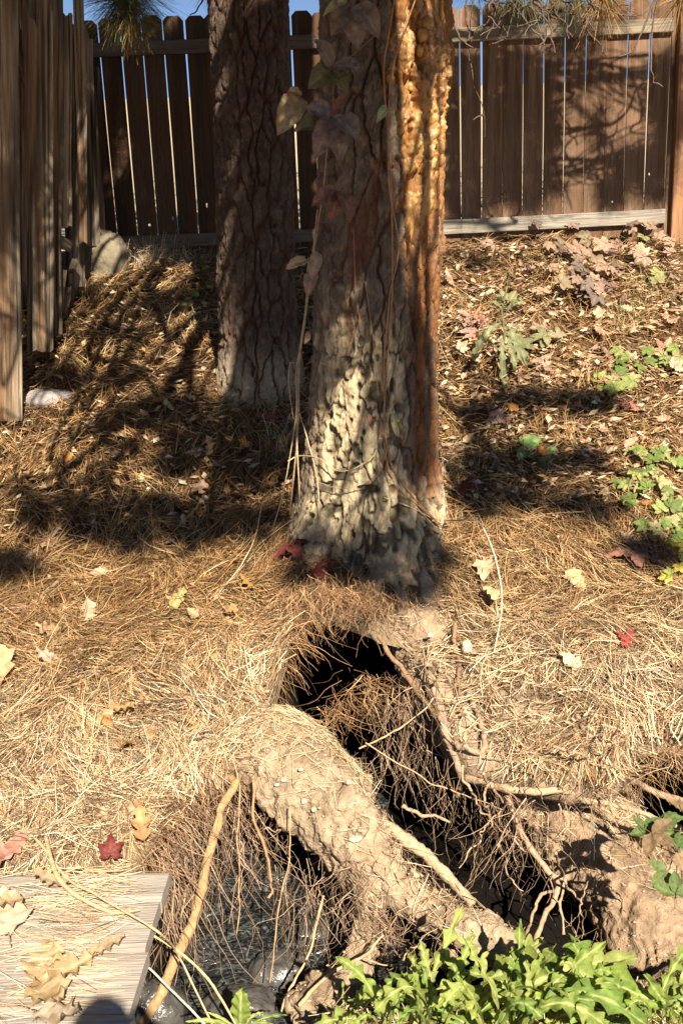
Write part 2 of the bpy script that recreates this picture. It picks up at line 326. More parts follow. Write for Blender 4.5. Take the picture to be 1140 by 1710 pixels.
def axis1(z): 
    t = (z + 1.45) / 2.4; return .135 + .135 * t, 4.56 + .03 * t
def axis2(z):
    t = (z + .75) / 2.0; return -.44 + .06 * t, 5.72 + .02 * t
def hor(A):            # -1 left edge .. 1 right edge as seen from the camera
    return np.sin(A + np.pi / 2)
def paint1(I):
    A, Z, s = I['A'], I['Z'], I['s']; front = np.cos(A + np.pi / 2) > -.25
    h = hor(A); n = fbm(np.stack([s * 4, Z * 2.2], -1), 4, 70); w0 = fbm(np.stack([s * 22, Z * 2.5], -1), 3, 72); nf = fbm(np.stack([s * 30, Z * 22], -1), 3, 71)
    grey = np.array([.155, .118, .086]); dark = np.array([.095, .07, .052]); red = np.array([.135, .06, .034]); pale = np.array([.47, .385, .24]); orange = np.array([.20, .088, .036]); amber = np.array([.36, .18, .06])
    col = grey * (1 + .45 * (I['cid2'] - .5))[..., None] * (1 + .35 * nf)[..., None]
    furrow = ((1 - I['plate']) ** 1.8)[..., None]
    col = col * (1 - furrow) + red * furrow
    # pale dusty lower middle
    wp = sstep(-.10, -.45, Z + .25 * n) * (1 - sstep(.30, .52, h + .12 * n)) * sstep(-1.05, -.72, h + .1 * n)
    wp = np.maximum(wp, sstep(-1.02, -1.2, Z)) * front
    col = col * (1 - wp[..., None]) + (pale * (1 + .40 * nf + .15 * (I['cid2'] - .5) + .3 * w0)[..., None] * (1 - .6 * furrow) + red * .6 * furrow) * wp[..., None]
    so_ = (sstep(-1.18, -1.42, Z + .10 * n + .05 * nf) * .8)[..., None]; col = col * (1 - so_) + np.array([.25, .18, .115]) * (1 + .4 * nf)[..., None] * so_
    basez = so_[..., 0]
    # bare orange strip on the right
    edge = .36 - .30 * sstep(-.35, .6, Z) + .22 * n + .10 * nf + .12 * w0
    gap_ = .75 * sstep(.12, .34, fbm(np.stack([s * 20, Z * 3.5], -1), 3, 73)) * sstep(.35, -.1, Z)
    wo = (1 - gap_) * sstep(edge, edge + .16, h) * sstep(-1.25, -.95, Z + .2 * n) * front
    oc = orange * (1 + .4 * nf)[..., None] * (1 - .3 * furrow)
    streak = sstep(.45, .75, vnoise(np.stack([s * 45, Z * 1.6], -1), 77))[..., None]
    oc = oc * (1 - .75 * streak) + dark * .75 * streak
    hi = (sstep(-.25, .35, Z + .25 * n) * .75)[..., None]; oc = oc * (1 - .8 * hi) + .8 * amber * (1 + .35 * nf)[..., None] * hi
    col = col * (1 - wo[..., None]) + oc * wo[..., None]
    rel = I['relief']
    vert = .040 * (fbm(np.stack([s * 30, Z * 2.4], -1), 4, 78) - .25) + .008 * nf + .010 * fbm(np.stack([s * 9, Z * 1.2], -1), 2, 79)
    rel = rel * (1 - .30 * wo) + vert * wo * 1.0 - .012 * wo
    # knobbly pale crust with small holes
    holes = np.maximum(sstep(.60, .70, vnoise(np.stack([s * 34, Z * 20], -1), 80)), sstep(.06, .02, np.abs(fbm(np.stack([s * 15, Z * 5], -1), 4, 82)))) * wp; col = col * (1 - .72 * holes)[..., None]
    rel = rel * (1 - .55 * wp) - .022 * holes + wp * (.010 * fbm(np.stack([s * 42, Z * 42], -1), 4, 81) + .012 * fbm(np.stack([s * 16, Z * 4], -1), 3, 83))
    rel = rel + basez * (.030 * fbm(np.stack([s * 14, Z * 12], -1), 4, 84) + .012 * fbm(np.stack([s * 60, Z * 60], -1), 3, 85))
    # resin bled over the orange strip
    wr = sstep(.30, .42, h + .04 * n) * (1 - sstep(.93, .99, h)) * sstep(.05, .30, Z + .18 * n) * front
    return rel, np.clip(col, .01, .9)
def paint2(I):
    A, Z, s = I['A'], I['Z'], I['s']; nf = fbm(np.stack([s * 30, Z * 22], -1), 3, 91)
    base = np.array([.105, .076, .058]) * (1 + .5 * (I['cid2'] - .5))[..., None] * (1 + .35 * nf)[..., None]
    low = sstep(-.45, -.75, Z)[..., None]; base = base * (1 - low) + np.array([.33, .27, .19]) * (1 + .3 * nf)[..., None] * low
    f = ((1 - I['plate']) ** 1.8)[..., None]
    return I['relief'], base * (1 - f) + np.array([.10, .045, .028]) * f

pine = empty('pine_tree', (.135, 4.56, -1.45), 'big pine tree with amber resin on its trunk and bare roots above the stream', 'tree')
V, F, Cc, RR1 = bark_tree_trunk(axis1, .290, .36, (-1.80, 1.25, .0070), 7.2, 41, paint1, nc=360)
trunk1 = obj('trunk', mesh_np('trunk', V.reshape(-1, 3), F, Cc.reshape(-1, 3)), M_BARK); at_world(trunk1, pine)
pine2 = empty('pine_tree', (-.44, 5.72, -.75), 'slimmer dark pine tree standing behind and left of the resin streaked one', 'tree')
V2, F2, C2, RR2 = bark_tree_trunk(axis2, .215, .055, (-1.05, 1.45, .0100), 6.4, 57, paint2, nc=210, cell=(.062, .24), depth=.024)
trunk2 = obj('trunk', mesh_np('trunk', V2.reshape(-1, 3), F2, C2.reshape(-1, 3)), M_BARK); at_world(trunk2, pine2)

# resin crust: a lumpy sheet over the right face, sinking below the bark where it ends
na, nh = 130, 220
hh = np.linspace(-.05, .985, na); zz = np.linspace(-.12, 1.02, nh); H, Z = np.meshgrid(hh, zz)
A = np.arcsin(H) - np.pi / 2
s = (A + np.pi / 2) * .288
n = fbm(np.stack([s * 5, Z * 3], -1), 3, 101)
w = sstep(.10, .26, H + .22 * n + .25 * sstep(.45, .75, Z) - .12) * (1 - sstep(.84, .93, H + .06 * n)) * sstep(.05, .40, Z + .3 * n) * (1 - sstep(.72, .92, Z + .16 * n))
lw = fbm(np.stack([s * 28, Z * 16], -1), 3, 107); lump = worley(np.stack([s / .036 + .8 * lw, Z / .075 + .6 * lw], -1), 103); lf = fbm(np.stack([s * 22, Z * 13], -1), 4, 104); f2 = fbm(np.stack([s * 70, Z * 60], -1), 3, 105)
hgt = w * (.012 + .012 * np.clip(.62 - lump[0], 0, 1) * sstep(-.2, .35, lf) + .034 * lf + .016 * f2 + .012 * fbm(np.stack([s * 40, Z * 9], -1), 3, 108)) - .030 * (1 - w) - .030 * (1 - sstep(-.38, -.12, lf)) 
Rr = np.interp(Z, V[:, 0, 2], RR1[:, 180])
ax, ay = axis1(Z)
RV = np.stack([ax + np.cos(A) * (Rr + hgt), ay + np.sin(A) * (Rr + hgt), Z], -1)
k = sstep(-.3, .5, lf + .4 * f2)[..., None]; k2 = sstep(.1, .7, lump[2] + .4 * f2)[..., None]
RC = np.array([.30, .13, .04]) * (1 - k) + np.array([.41, .225, .065]) * k; RC = RC * (1 - .30 * k2) + np.array([.50, .35, .15]) * .30 * k2; dk = (sstep(.05, .45, fbm(np.stack([s * 26, Z * 6], -1), 4, 109)) * .65)[..., None]; RC = RC * (1 - dk) + np.array([.15, .065, .028]) * dk
obj('resin', mesh_np('resin', RV.reshape(-1, 3), grid_faces(nh, na), (RC * (1 + .2 * f2)[..., None]).reshape(-1, 3)), M_RESIN, label='lumpy amber and cream resin crust'); at_world(bpy.data.objects['resin'], pine)
# resin blobs at the right edge of the trunk
sp = Soup()
for (px, py, r) in ((727, 205, .022), (732, 245, .026), (722, 265, .02), (735, 268, .018), (727, 292, .017), (705, 60, .024), (714, 40, .022), (700, 85, .02), (712, 190, .016), (690, 205, .014), (716, 228, .015), (684, 145, .014)):
    c = P(px, py, 4.36 if px < 715 else 4.43); u = np.linspace(0, np.pi, 12); v = np.linspace(0, 2 * np.pi, 16); Ug, Vg = np.meshgrid(u, v, indexing='ij')
    D = np.stack([np.sin(Ug) * np.cos(Vg), np.sin(Ug) * np.sin(Vg), np.cos(Ug) * 1.3], -1)
    B = c + D * r * (1 + .35 * fbm(D * 1.6 + c * 9, 3, 110))[..., None]
    sp = Soup(); sp.add(B.reshape(-1, 3), grid_faces(12, 16), None, np.array([.52, .30, .09]) * random.uniform(.7, 1.25)); at_world(obj('resin', sp.mesh('resin_blob'), M_RESIN), pine)

# ---------------------------------------------------------------- back fence
fence = empty('wooden_fence', (0, 7.5, 0), 'tall brown wooden fence of dog eared pickets across the back', 'fence')
def picket_mesh(w, h, t=.018, ear=.03, hole=None, bow=0.0):
    me = bpy.data.meshes.new('picket'); bm = bmesh.new()
    out = [(-w/2, 0), (w/2, 0), (w/2 + bow, h * .5), (w/2, h - ear), (w/2 - ear, h), (-w/2 + ear, h), (-w/2, h - ear), (-w/2 + bow, h * .5)]
    if hole is None:
        f = [bm.verts.new((x, -t/2, z)) for x, z in out]; g = [bm.verts.new((x, t/2, z)) for x, z in out]
        bm.faces.new(f); bm.faces.new(g[::-1])
        for i in range(8): bm.faces.new((f[i], g[i], g[(i+1) % 8], f[(i+1) % 8]))
    else:
        hx, hz, hr, hv = hole; rect = [(-w/2, hz-.08), (0, hz-.08), (w/2, hz-.08), (w/2, hz), (w/2, hz+.08), (0, hz+.08), (-w/2, hz+.08), (-w/2, hz)]
        ring = [(hx + hr * math.cos(a), hz + hr * hv * math.sin(a)) for a in [math.radians(d) for d in (225, 270, 315, 0, 45, 90, 135, 180)]]
        lo = [(-w/2, 0), (w/2, 0), (w/2, hz-.08), (0, hz-.08), (-w/2, hz-.08)]; hi = [(-w/2, hz+.08), (0, hz+.08), (w/2, hz+.08), (w/2, h-ear), (w/2-ear, h), (-w/2+ear, h), (-w/2, h-ear)]
        for sgn in (-1, 1):
            mk = {}
            def vv(p): 
                if p not in mk: mk[p] = bm.verts.new((p[0], sgn * t/2, p[1]))
                return mk[p]
            for poly in (lo, hi): bm.faces.new([vv(p) for p in (poly if sgn < 0 else poly[::-1])])
            for i in range(8):
                qd = [rect[i], rect[(i+1) % 8], ring[(i+1) % 8], ring[i]]; bm.faces.new([vv(p) for p in (qd if sgn < 0 else qd[::-1])])
            if sgn < 0: front = mk
            else:
                for i in range(8): bm.faces.new((front[ring[i]], front[ring[(i+1) % 8]], mk[ring[(i+1) % 8]], mk[ring[i]]))
                bd = [(-w/2, 0), (w/2, 0), (w/2, hz-.08), (w/2, hz), (w/2, hz+.08), (w/2, h-ear), (w/2-ear, h), (-w/2+ear, h), (-w/2, h-ear), (-w/2, hz+.08), (-w/2, hz), (-w/2, hz-.08)]
                for i in range(12): bm.faces.new((front[bd[i]], mk[bd[i]], mk[bd[(i+1) % 12]], front[bd[(i+1) % 12]]))
    bm.normal_update(); bm.to_mesh(me); bm.free(); return me
def flat_col(me, c):
    set_col(me, np.broadcast_to(np.asarray(c), (len(me.vertices), 3))); return me
holes = {}
for (px, py, r, v) in ((250, 376, .011, 1.1), (296, 364, .009, 1.6), (345, 343, .006, 3.2), (1076, 291, .008, 1.4), (1022, 337, .009, .9)):
    p = P(px, py, 7.5); holes[round((p[0] + 1.83) / .1462 - .5)] = (p[2], r, v, p[0])
x = -1.83; i = 0
while x < 2.44:
    w = .1462 - random.uniform(.0045, .0085); zb = float(zbase(np.array(x + .07), np.array(7.5))) + random.uniform(.0, .05)
    top = 1.545 + random.uniform(-.015, .015); cxx = x + .0731; hole = None
    if i in holes: hz, hr, hv, hxw = holes[i]; hole = (float(np.clip(hxw - cxx, -w * .3, w * .3)), hz - zb, hr, hv)
    me = flat_col(picket_mesh(w, top - zb, hole=hole, bow=random.uniform(-.004, .004)), np.array([.150, .096, .060]) * random.uniform(.65, 1.25) * (1.2 if x > .2 else .6))  # left pickets darkened, right ones brightened: shade and sun painted into the wood
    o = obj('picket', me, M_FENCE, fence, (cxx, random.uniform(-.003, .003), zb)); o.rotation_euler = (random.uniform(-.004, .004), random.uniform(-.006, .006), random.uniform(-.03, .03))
    x += .1462; i += 1
def box_mesh(name, sx, sy, sz, c, bev=.004):
    me = bpy.data.meshes.new(name); bm = bmesh.new(); bmesh.ops.create_cube(bm, size=1.0)
    bmesh.ops.scale(bm, vec=(sx, sy, sz), verts=bm.verts)
    if bev: bmesh.ops.bevel(bm, geom=list(bm.edges), offset=bev, segments=1, affect='EDGES')
    bm.to_mesh(me); bm.free(); return flat_col(me, c)
def rail(x0, z0, x1, z1, c, h=.089):
    L = math.hypot(x1 - x0, z1 - z0); me = box_mesh('rail', .038, h, L, c)
    o = obj('rail', me, M_GREY, fence, ((x0 + x1) / 2, -.034, (z0 + z1) / 2))
    o.rotation_euler = (Matrix.Rotation(-math.atan2(z1 - z0, x1 - x0), 3, 'Y') @ Matrix(((0, 0, 1), (1, 0, 0), (0, 1, 0)))).to_euler()
    return o
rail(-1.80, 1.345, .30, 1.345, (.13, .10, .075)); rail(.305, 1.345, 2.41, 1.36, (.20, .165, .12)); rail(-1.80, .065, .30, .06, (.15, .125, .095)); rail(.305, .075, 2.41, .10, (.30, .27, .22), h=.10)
o = obj('post', box_mesh('post', .10, .10, 2.1, (.30, .16, .085)), M_FENCE, fence, (2.50, -.02, .70))
o = obj('post', box_mesh('post', .10, .10, 1.9, (.25, .15, .09)), M_FENCE, fence, (.30, .07, .52))
for k in range(4):
    zb = .0; o = obj('picket', flat_col(picket_mesh(.138, 1.6), (.27, .17, .10)), M_FENCE, fence, (2.63 + .146 * k, 0, zb))

# ---------------------------------------------------------------- broken side fence on the left
side = empty('side_fence', (-1.83, 6.2, -.6), 'broken weathered side fence of splintered boards along the left', 'fence')
def board_mesh(w, h, t, seed, splinter=.25, lean=0):
    """upright board with grain ridges and a splintered top; runs along y (its face looks along +x)"""
    ny, nzz = (27, 70) if seed < 850 else (9, 40); yy = np.linspace(-w/2, w/2, ny); zz = np.linspace(0, h, nzz); Y, Zg = np.meshgrid(yy, zz)
    tops = h - splinter * (.5 + .5 * fbm(np.stack([yy * 26, yy * 0 + seed], -1), 2, seed))
    Zg = Zg / h * tops[None] + .012 * fbm(np.stack([Y * 40, Zg * 0 + seed], -1), 2, seed + 1)
    g = -.007 * sstep(.16, .05, np.abs(fbm(np.stack([Y * 30 + seed, Zg * .55], -1), 2, seed + 8))) + .006 * fbm(np.stack([Y * 55, Zg * 1.4], -1), 3, seed + 2) + .012 * fbm(np.stack([Y * 5, Zg * 1.1], -1), 2, seed + 3)
    Y = Y + .010 * fbm(np.stack([Y * 0, Zg * 2.0], -1), 3, seed + 4)
    fr = np.stack([t/2 + g, Y, Zg], -1).reshape(-1, 3); bk = np.stack([-t/2 + g * .6, Y, Zg], -1).reshape(-1, 3)
    Fq = grid_faces(nzz, ny); m = len(fr)
    edge = np.concatenate([np.arange(ny), np.arange(1, nzz) * ny + ny - 1, ((nzz - 1) * ny + np.arange(ny - 2, -1, -1)), np.arange(nzz - 2, 0, -1) * ny])
    e2 = np.roll(edge, -1); Sd = np.stack([edge, e2, e2 + m, edge + m], -1)
    n = fbm(np.stack([fr[:, 1] * 45, fr[:, 2] * 1.1], -1), 3, seed + 6)
    base = np.array([.33, .265, .19]) * (.8 + .5 * ((seed * 37) % 10) / 10); c = base * (1 + .5 * n)[:, None]; ck = sstep(.16, .05, np.abs(fbm(np.stack([fr[:, 1] * 30 + seed, fr[:, 2] * .55], -1), 2, seed + 8))); st = .38 + .62 * sstep(-.35, .35, fbm(np.stack([fr[:, 1] * 9 + seed, fr[:, 2] * 1.6], -1), 4, seed + 9)); c = c * ((1 - .7 * ck) * st)[:, None] * 1.15; rd = sstep(.1, .5, fbm(np.stack([fr[:, 1] * 14, fr[:, 2] * .7], -1), 2, seed + 7))[:, None]
    c = c * (1 - .5 * rd) + np.array([.27, .15, .075]) * .5 * rd
    return mesh_np('board', np.vstack([fr, bk]), np.vstack([Fq, Fq[:, ::-1] + m, Sd[:, ::-1]]), np.vstack([c, c]), smooth=False)
def set_board(px0, py0, d0, px1, py1, d1, w, face, seed, spl=.15):
    """a board between a top and a bottom point, its face turned towards the direction `face`"""
    tp, bt = Vector(P(px0, py0, d0)), Vector(P(px1, py1, d1)); z = (tp - bt); h = z.length; z.normalize(); x = Vector((math.cos(face), math.sin(face), 0)); y = z.cross(x).normalized(); x = y.cross(z)
    o = obj('board', board_mesh(w, h, .022, seed, splinter=spl), M_GREY)
    o.matrix_world = Matrix(((x.x, y.x, z.x, bt.x), (x.y, y.y, z.y, bt.y), (x.z, y.z, z.z, bt.z), (0, 0, 0, 1))); M = o.matrix_world.copy()
    o.parent = side; o.matrix_parent_inverse = Matrix.Translation(-Vector(side.location)); return o
for k, q in enumerate([(2, -60, 5.0, 17, 702, 5.42, .135, -1.0), (38, -40, 5.95, 42, 190, 5.95, .13, -.9), (64, -60, 5.5, 69, 586, 5.85, .145, -1.05), (91, -40, 5.9, 92, 560, 6.1, .10, -.8), (110, -10, 6.1, 108, 380, 6.3, .11, -.5),
                       (119, 28, 6.4, 127, 480, 6.7, .13, -.7), (130, -30, 6.2, 139, 405, 6.55, .055, -1.1), (140, 22, 6.8, 156, 410, 7.0, .11, -.8), (28, -40, 5.6, 33, 560, 5.9, .06, -.4), (54, -50, 5.8, 52, 470, 6.0, .12, -.6), (80, 120, 6.0, 78, 540, 6.1, .09, -.4), (152, 60, 7.1, 166, 415, 7.25, .10, -.9)]):
    set_board(*q, 300 + 13 * k, .10 + .12 * (k % 3))
for k, q in enumerate([(100, 445, 6.2, 86, 548, 6.2, .09, -1.0), (112, 470, 6.5, 102, 522, 6.5, .07, -.9), (122, 462, 6.7, 113, 506, 6.7, .07, -1.1), (133, 450, 6.8, 126, 497, 6.8, .08, -1.0), (20, 45, 5.7, 50, 160, 5.6, .045, -1.2), (92, 398, 6.15, 118, 412, 6.3, .07, -1.1), (128, 425, 6.6, 118, 452, 6.5, .05, -1.2)]):
    set_board(*q, 500 + 13 * k, .05)
y = 4.3; k = 0
while y < 7.45:                                             # the upright row behind the leaning boards
    w = random.uniform(.135, .15); zb = float(zbase(np.array(-2.02), np.array(y))) - .03; zt = 1.55 + random.uniform(-.14, .12)
    o = obj('board', board_mesh(w, zt - zb, .02, 900 + 7 * k, splinter=.12), M_GREY); o.location = (-2.03 + .015 * (k % 2), y, zb); o.rotation_euler = (random.uniform(-.015, .015), random.uniform(0, .03), 0); at_world(o, side); y += w + random.uniform(.002, .01); k += 1
for z0 in (.02, 1.15):
    o = obj('rail', box_mesh('rail', .04, .09, 3.0, (.22, .18, .13)), M_GREY); o.location = (-1.985, 5.95, z0); o.rotation_euler = (math.pi / 2, 0, 0); at_world(o, side)

# ---------------------------------------------------------------- rocks
def rock_mesh(sx, sy, sz, seed, c, n=36):
    u = np.linspace(0, np.pi, n); v = np.linspace(0, 2 * np.pi, 2 * n); Ug, Vg = np.meshgrid(u, v, indexing='ij')
    D = np.stack([np.sin(Ug) * np.cos(Vg), np.sin(Ug) * np.sin(Vg), np.cos(Ug)], -1)
    D = np.sign(D) * np.abs(D) ** .8
    r = 1 + .22 * fbm(D * 1.3 + seed, 3, seed) + .08 * fbm(D * 6, 3, seed + 1)
    B = D * r[..., None] * np.array([sx, sy, sz]); cc = np.asarray(c) * (1 + .3 * fbm(D * 5, 3, seed + 2))[..., None]
    return mesh_np('rock', B.reshape(-1, 3), grid_faces(n, 2 * n), cc.reshape(-1, 3))
p = G(165, 470); obj('boulder', rock_mesh(.19, .17, .21, 5, (.17, .145, .10)), M_ROCK, None, (p[0], p[1] + .1, p[2] + .14), 'rough grey boulder in the shady corner of the two fences', 'rock')
p = G(75, 672); obj('boulder', rock_mesh(.17, .12, .06, 8, (.28, .26, .25)), M_ROCK, None, (p[0], p[1], p[2] + .01), 'flat grey rock half buried by the left fence board', 'rock')

for px, py, z, r, lab in ((262, 1690, -2.42, (.10, .09, .10), 'dark wet stone in the water beside the deck corner'), (468, 1625, -2.47, (.11, .08, .07), 'low wet stone in the middle of the dark pool'), (400, 1690, -2.46, (.13, .09, .07), 'wet stone in the pool at the bottom edge'), (520, 1560, -2.48, (.08, .07, .05), 'small wet stone at the back of the dark pool')):
    p = PZ(px, py, z); obj('wet_stone', rock_mesh(*r, int(px), (.075, .072, .066), 30), M_WET, None, p, lab, 'stone')

# ---------------------------------------------------------------- dirt crusted roots and the right hand earth ridge
def blob(name, chains, vox, seed, amp, c, crack=.012):
    """fat tapering chains fused by a voxel remesh, then roughened"""
    sp = Soup()
    for pts, rad in chains:
        sp.tube(pts, rad, n=14 * len(pts), seg=20)
        cl = catmull(np.array(pts), 60); rr = np.interp(np.linspace(0, len(rad) - 1, 60), np.arange(len(rad)), rad)
        for q in range(5 * len(pts)):
            i = random.randrange(60); v = np.array([random.gauss(0, 1), random.gauss(0, 1), random.gauss(0, 1)]); v /= np.linalg.norm(v); p = cl[i] + v * rr[i] * .92; r = random.uniform(.22, .42) * min(rr[i], .12); e = np.array([random.gauss(0, 1), random.gauss(0, 1), random.gauss(0, 1)]) * r
            sp.tube([p - e, p, p + e], [r * .7, r, r * .6], n=8, seg=10)
    me = sp.mesh(name); o = bpy.data.objects.new(name, me); COL.objects.link(o)
    m = o.modifiers.new('r', 'REMESH'); m.mode = 'VOXEL'; m.voxel_size = vox; m.use_smooth_shade = True
    dg = bpy.context.evaluated_depsgraph_get(); ev = o.evaluated_get(dg); m2 = bpy.data.meshes.new_from_object(ev)
    bpy.data.objects.remove(o)
    n = len(m2.vertices); co = np.empty(n * 3, np.float32); no = co.copy()
    m2.vertices.foreach_get('co', co); m2.vertices.foreach_get('normal', no); co = co.reshape(-1, 3).astype(float); no = no.reshape(-1, 3).astype(float)
    big = fbm(co * 6, 3, seed); mid = fbm(co * 19, 4, seed + 1); fine = fbm(co * 70, 3, seed + 2)
    cr = 1 - sstep(0, .10, np.abs(fbm(co * np.array([11, 11, 6.5]) + .6 * mid[:, None], 3, seed + 3)))
    chunk = worley(co[:, [0, 2]] * np.array([22, 16]) + .5 * mid[:, None], seed + 4); co = co + no * (amp * big + amp * .8 * mid + .009 * fine - crack * cr + .014 * (chunk[2] - .5) * sstep(.0, .15, chunk[1] - chunk[0]))[:, None]
    m2.vertices.foreach_set('co', co.astype(np.float32).ravel()); m2.update()
    cc = np.asarray(c) * (1 + .35 * mid + .35 * fine + .15 * big)[:, None]; dm = (sstep(.0, .45, fbm(co * 7 + 3, 4, seed + 6)) * .6)[:, None]; cc = cc * (1 - dm) + np.array([.17, .115, .07]) * (1 + .3 * fine[:, None]) * dm
    set_col(m2, np.clip(cc, .01, .9)); return m2, co, no
def ch(*q): return [P(a, b, d) for a, b, d, r in q], [r for a, b, d, r in q]
crust_c = (.33, .25, .165)
m_root, rv, rn = blob('root', [
    ch((340, 1225, 3.52, .10), (450, 1262, 3.32, .165), (520, 1315, 3.17, .165), (588, 1395, 3.02, .118), (650, 1468, 2.92, .075), (700, 1512, 2.83, .060), (770, 1545, 2.76, .065), (830, 1580, 2.70, .075), (885, 1660, 2.62, .06)),
    ch((575, 1415, 3.02, .085), (612, 1490, 2.90, .062), (606, 1560, 2.80, .045), (596, 1620, 2.72, .058), (548, 1670, 2.64, .075), (530, 1720, 2.6, .085)),
    ch((560, 1300, 3.2, .08), (600, 1350, 3.16, .06)),
    ch((740, 1500, 2.85, .03), (745, 1560, 2.8, .028), (750, 1620, 2.75, .03))], .0085, 201, .026, crust_c)
at_world(obj('root', m_root, M_CRUST, label='thick root crusted with pale dry dirt'), pine)
m_ridge, gv, gn = blob('earth_ridge', [
    ch((690, 1040, 3.98, .13), (712, 1110, 3.84, .13), (745, 1190, 3.68, .10), (790, 1260, 3.52, .09)),
    ch((800, 1200, 3.66, .12), (880, 1300, 3.46, .13), (935, 1380, 3.32, .14), (1000, 1450, 3.18, .145), (1060, 1530, 3.02, .15), (1120, 1620, 2.86, .17)),
    ch((960, 1290, 3.56, .12), (1040, 1390, 3.34, .10), (1120, 1480, 3.15, .13), (1180, 1560, 3.0, .15))], .010, 231, .030, (.30, .215, .14), .012)
obj('earth_ridge', m_ridge, M_CRUST, kind='structure', label='ridge of bare crumbling earth running down to the stream')

# bare roots, each a part of the pine
def trunk_pt(px, py, off=.02):
    """point just in front of the big trunk on this pixel's ray"""
    d = 4.2
    for _ in range(6):
        p = P(px, py, d); ax, ay = axis1(p[2]); r = .288 + .36 * math.exp(-max(p[2] + 1.68, 0) / .30) + off
        dx = np.clip(abs(p[0] - ax), 0, r * .98); d = ay - math.sqrt(r * r - dx * dx)
    return P(px, py, d)
roots = [  # ((px, py, depth), ...), radius start, radius end, colour
    ([(350, 1282, 3.30), (392, 1305, 3.12), (368, 1360, 3.02), (345, 1440, 2.93), (322, 1530, 2.84), (292, 1612, 2.76), (238, 1712, 2.66)], .013, .019, (.38, .235, .115)),
    ([(330, 1290, 3.25), (360, 1300, 3.17), (395, 1306, 3.1)], .006, .010, (.42, .25, .11)),
    ([(632, 1062, 3.80), (660, 1105, 3.72), (690, 1145, 3.66), (732, 1202, 3.58)], .009, .012, (.26, .16, .09)),
    ([(758, 1040, 3.78), (762, 1085, 3.72), (768, 1130, 3.66), (764, 1170, 3.6)], .010, .008, (.24, .15, .09)),
    ([(780, 1155, 3.56), (800, 1190, 3.5), (812, 1225, 3.44), (800, 1252, 3.38), (772, 1250, 3.38), (757, 1240, 3.42)], .010, .012, (.33, .23, .15)),
    ([(735, 1195, 3.58), (750, 1240, 3.45), (768, 1290, 3.36), (762, 1330, 3.3)], .016, .010, (.31, .22, .15)),
    ([(778, 1300, 3.32), (850, 1315, 3.22), (920, 1322, 3.17), (990, 1338, 3.12), (1060, 1352, 3.10), (1130, 1380, 3.08)], .015, .008, (.42, .30, .19)),
    ([(848, 1325, 3.22), (864, 1385, 3.08), (905, 1450, 2.98), (928, 1480, 2.93), (915, 1530, 2.86), (888, 1575, 2.8), (905, 1600, 2.76)], .011, .008, (.36, .25, .16)),
    ([(920, 1462, 2.96), (943, 1472, 2.94), (938, 1510, 2.88), (941, 1560, 2.82)], .005, .004, (.38, .27, .17)),
    ([(928, 1485, 2.93), (900, 1500, 2.9), (882, 1540, 2.85), (870, 1580, 2.8)], .006, .004, (.34, .24, .15)),
    ([(422, 1300, 3.08), (428, 1375, 2.98), (445, 1430, 2.92), (455, 1480, 2.88), (449, 1500, 2.86)], .005, .004, (.36, .20, .10)),
    ([(400, 1310, 3.08), (398, 1400, 2.96), (405, 1490, 2.88), (395, 1560, 2.82)], .003, .002, (.40, .26, .14)),
    ([(485, 1345, 2.98), (478, 1420, 2.92), (462, 1520, 2.84), (450, 1640, 2.74)], .003, .002, (.42, .28, .15)),
    ([(500, 1680, 2.55), (548, 1630, 2.60), (610, 1590, 2.64), (640, 1560, 2.68)], .006, .004, (.44, .31, .18)),
    ([(540, 1495, 2.85), (520, 1560, 2.8), (490, 1640, 2.7), (470, 1690, 2.62)], .005, .003, (.45, .31, .18)),
    ([(640, 1375, 3.02), (700, 1420, 2.96), (745, 1462, 2.9), (790, 1510, 2.8)], .022, .016, (.42, .32, .20)),
    ([(600, 1250, 3.3), (680, 1215, 3.35), (725, 1165, 3.4)], .004, .003, (.42, .30, .17)),
    ([(610, 1240, 3.3), (690, 1290, 3.25), (780, 1330, 3.2), (870, 1365, 3.1)], .003, .002, (.44, .31, .18)),
    ([(672, 1345, 3.0), (690, 1352, 3.0), (720, 1362, 3.0), (750, 1372, 3.02)], .007, .004, (.36, .26, .17)),
    ([(960, 1190, 3.45), (1010, 1270, 3.35), (1080, 1320, 3.25), (1150, 1340, 3.2)], .010, .012, (.36, .26, .17)),
    ([(610, 1600, 2.62), (650, 1610, 2.6), (690, 1580, 2.62), (715, 1560, 2.64)], .003, .002, (.40, .28, .17)),
]
from mathutils.bvhtree import BVHTree
def _bvh(me):
    n = len(me.vertices); co = np.empty(n * 3, np.float32); me.vertices.foreach_get('co', co); return BVHTree.FromPolygons([tuple(v) for v in co.reshape(-1, 3).tolist()], [tuple(p.vertices) for p in me.polygons])
_trees = [_bvh(m_root), _bvh(m_ridge), BVHTree.FromPolygons([tuple(v) for v in GV[nA - 150:nA + 40].reshape(-1, 3).tolist()], [tuple(f) for f in grid_faces(190, nc).tolist()])]
def snap(px, py, d, r):
    v = P(px, py, 1.0); L = float(np.linalg.norm(v)); w = Vector(v) / L
    for t in _trees:
        h = t.ray_cast(Vector((0, 0, 0)), w)
        if h[0] is not None: d = min(d, h[0].y - r * .7 - (.022 if t is _trees[2] else 0))
    return d
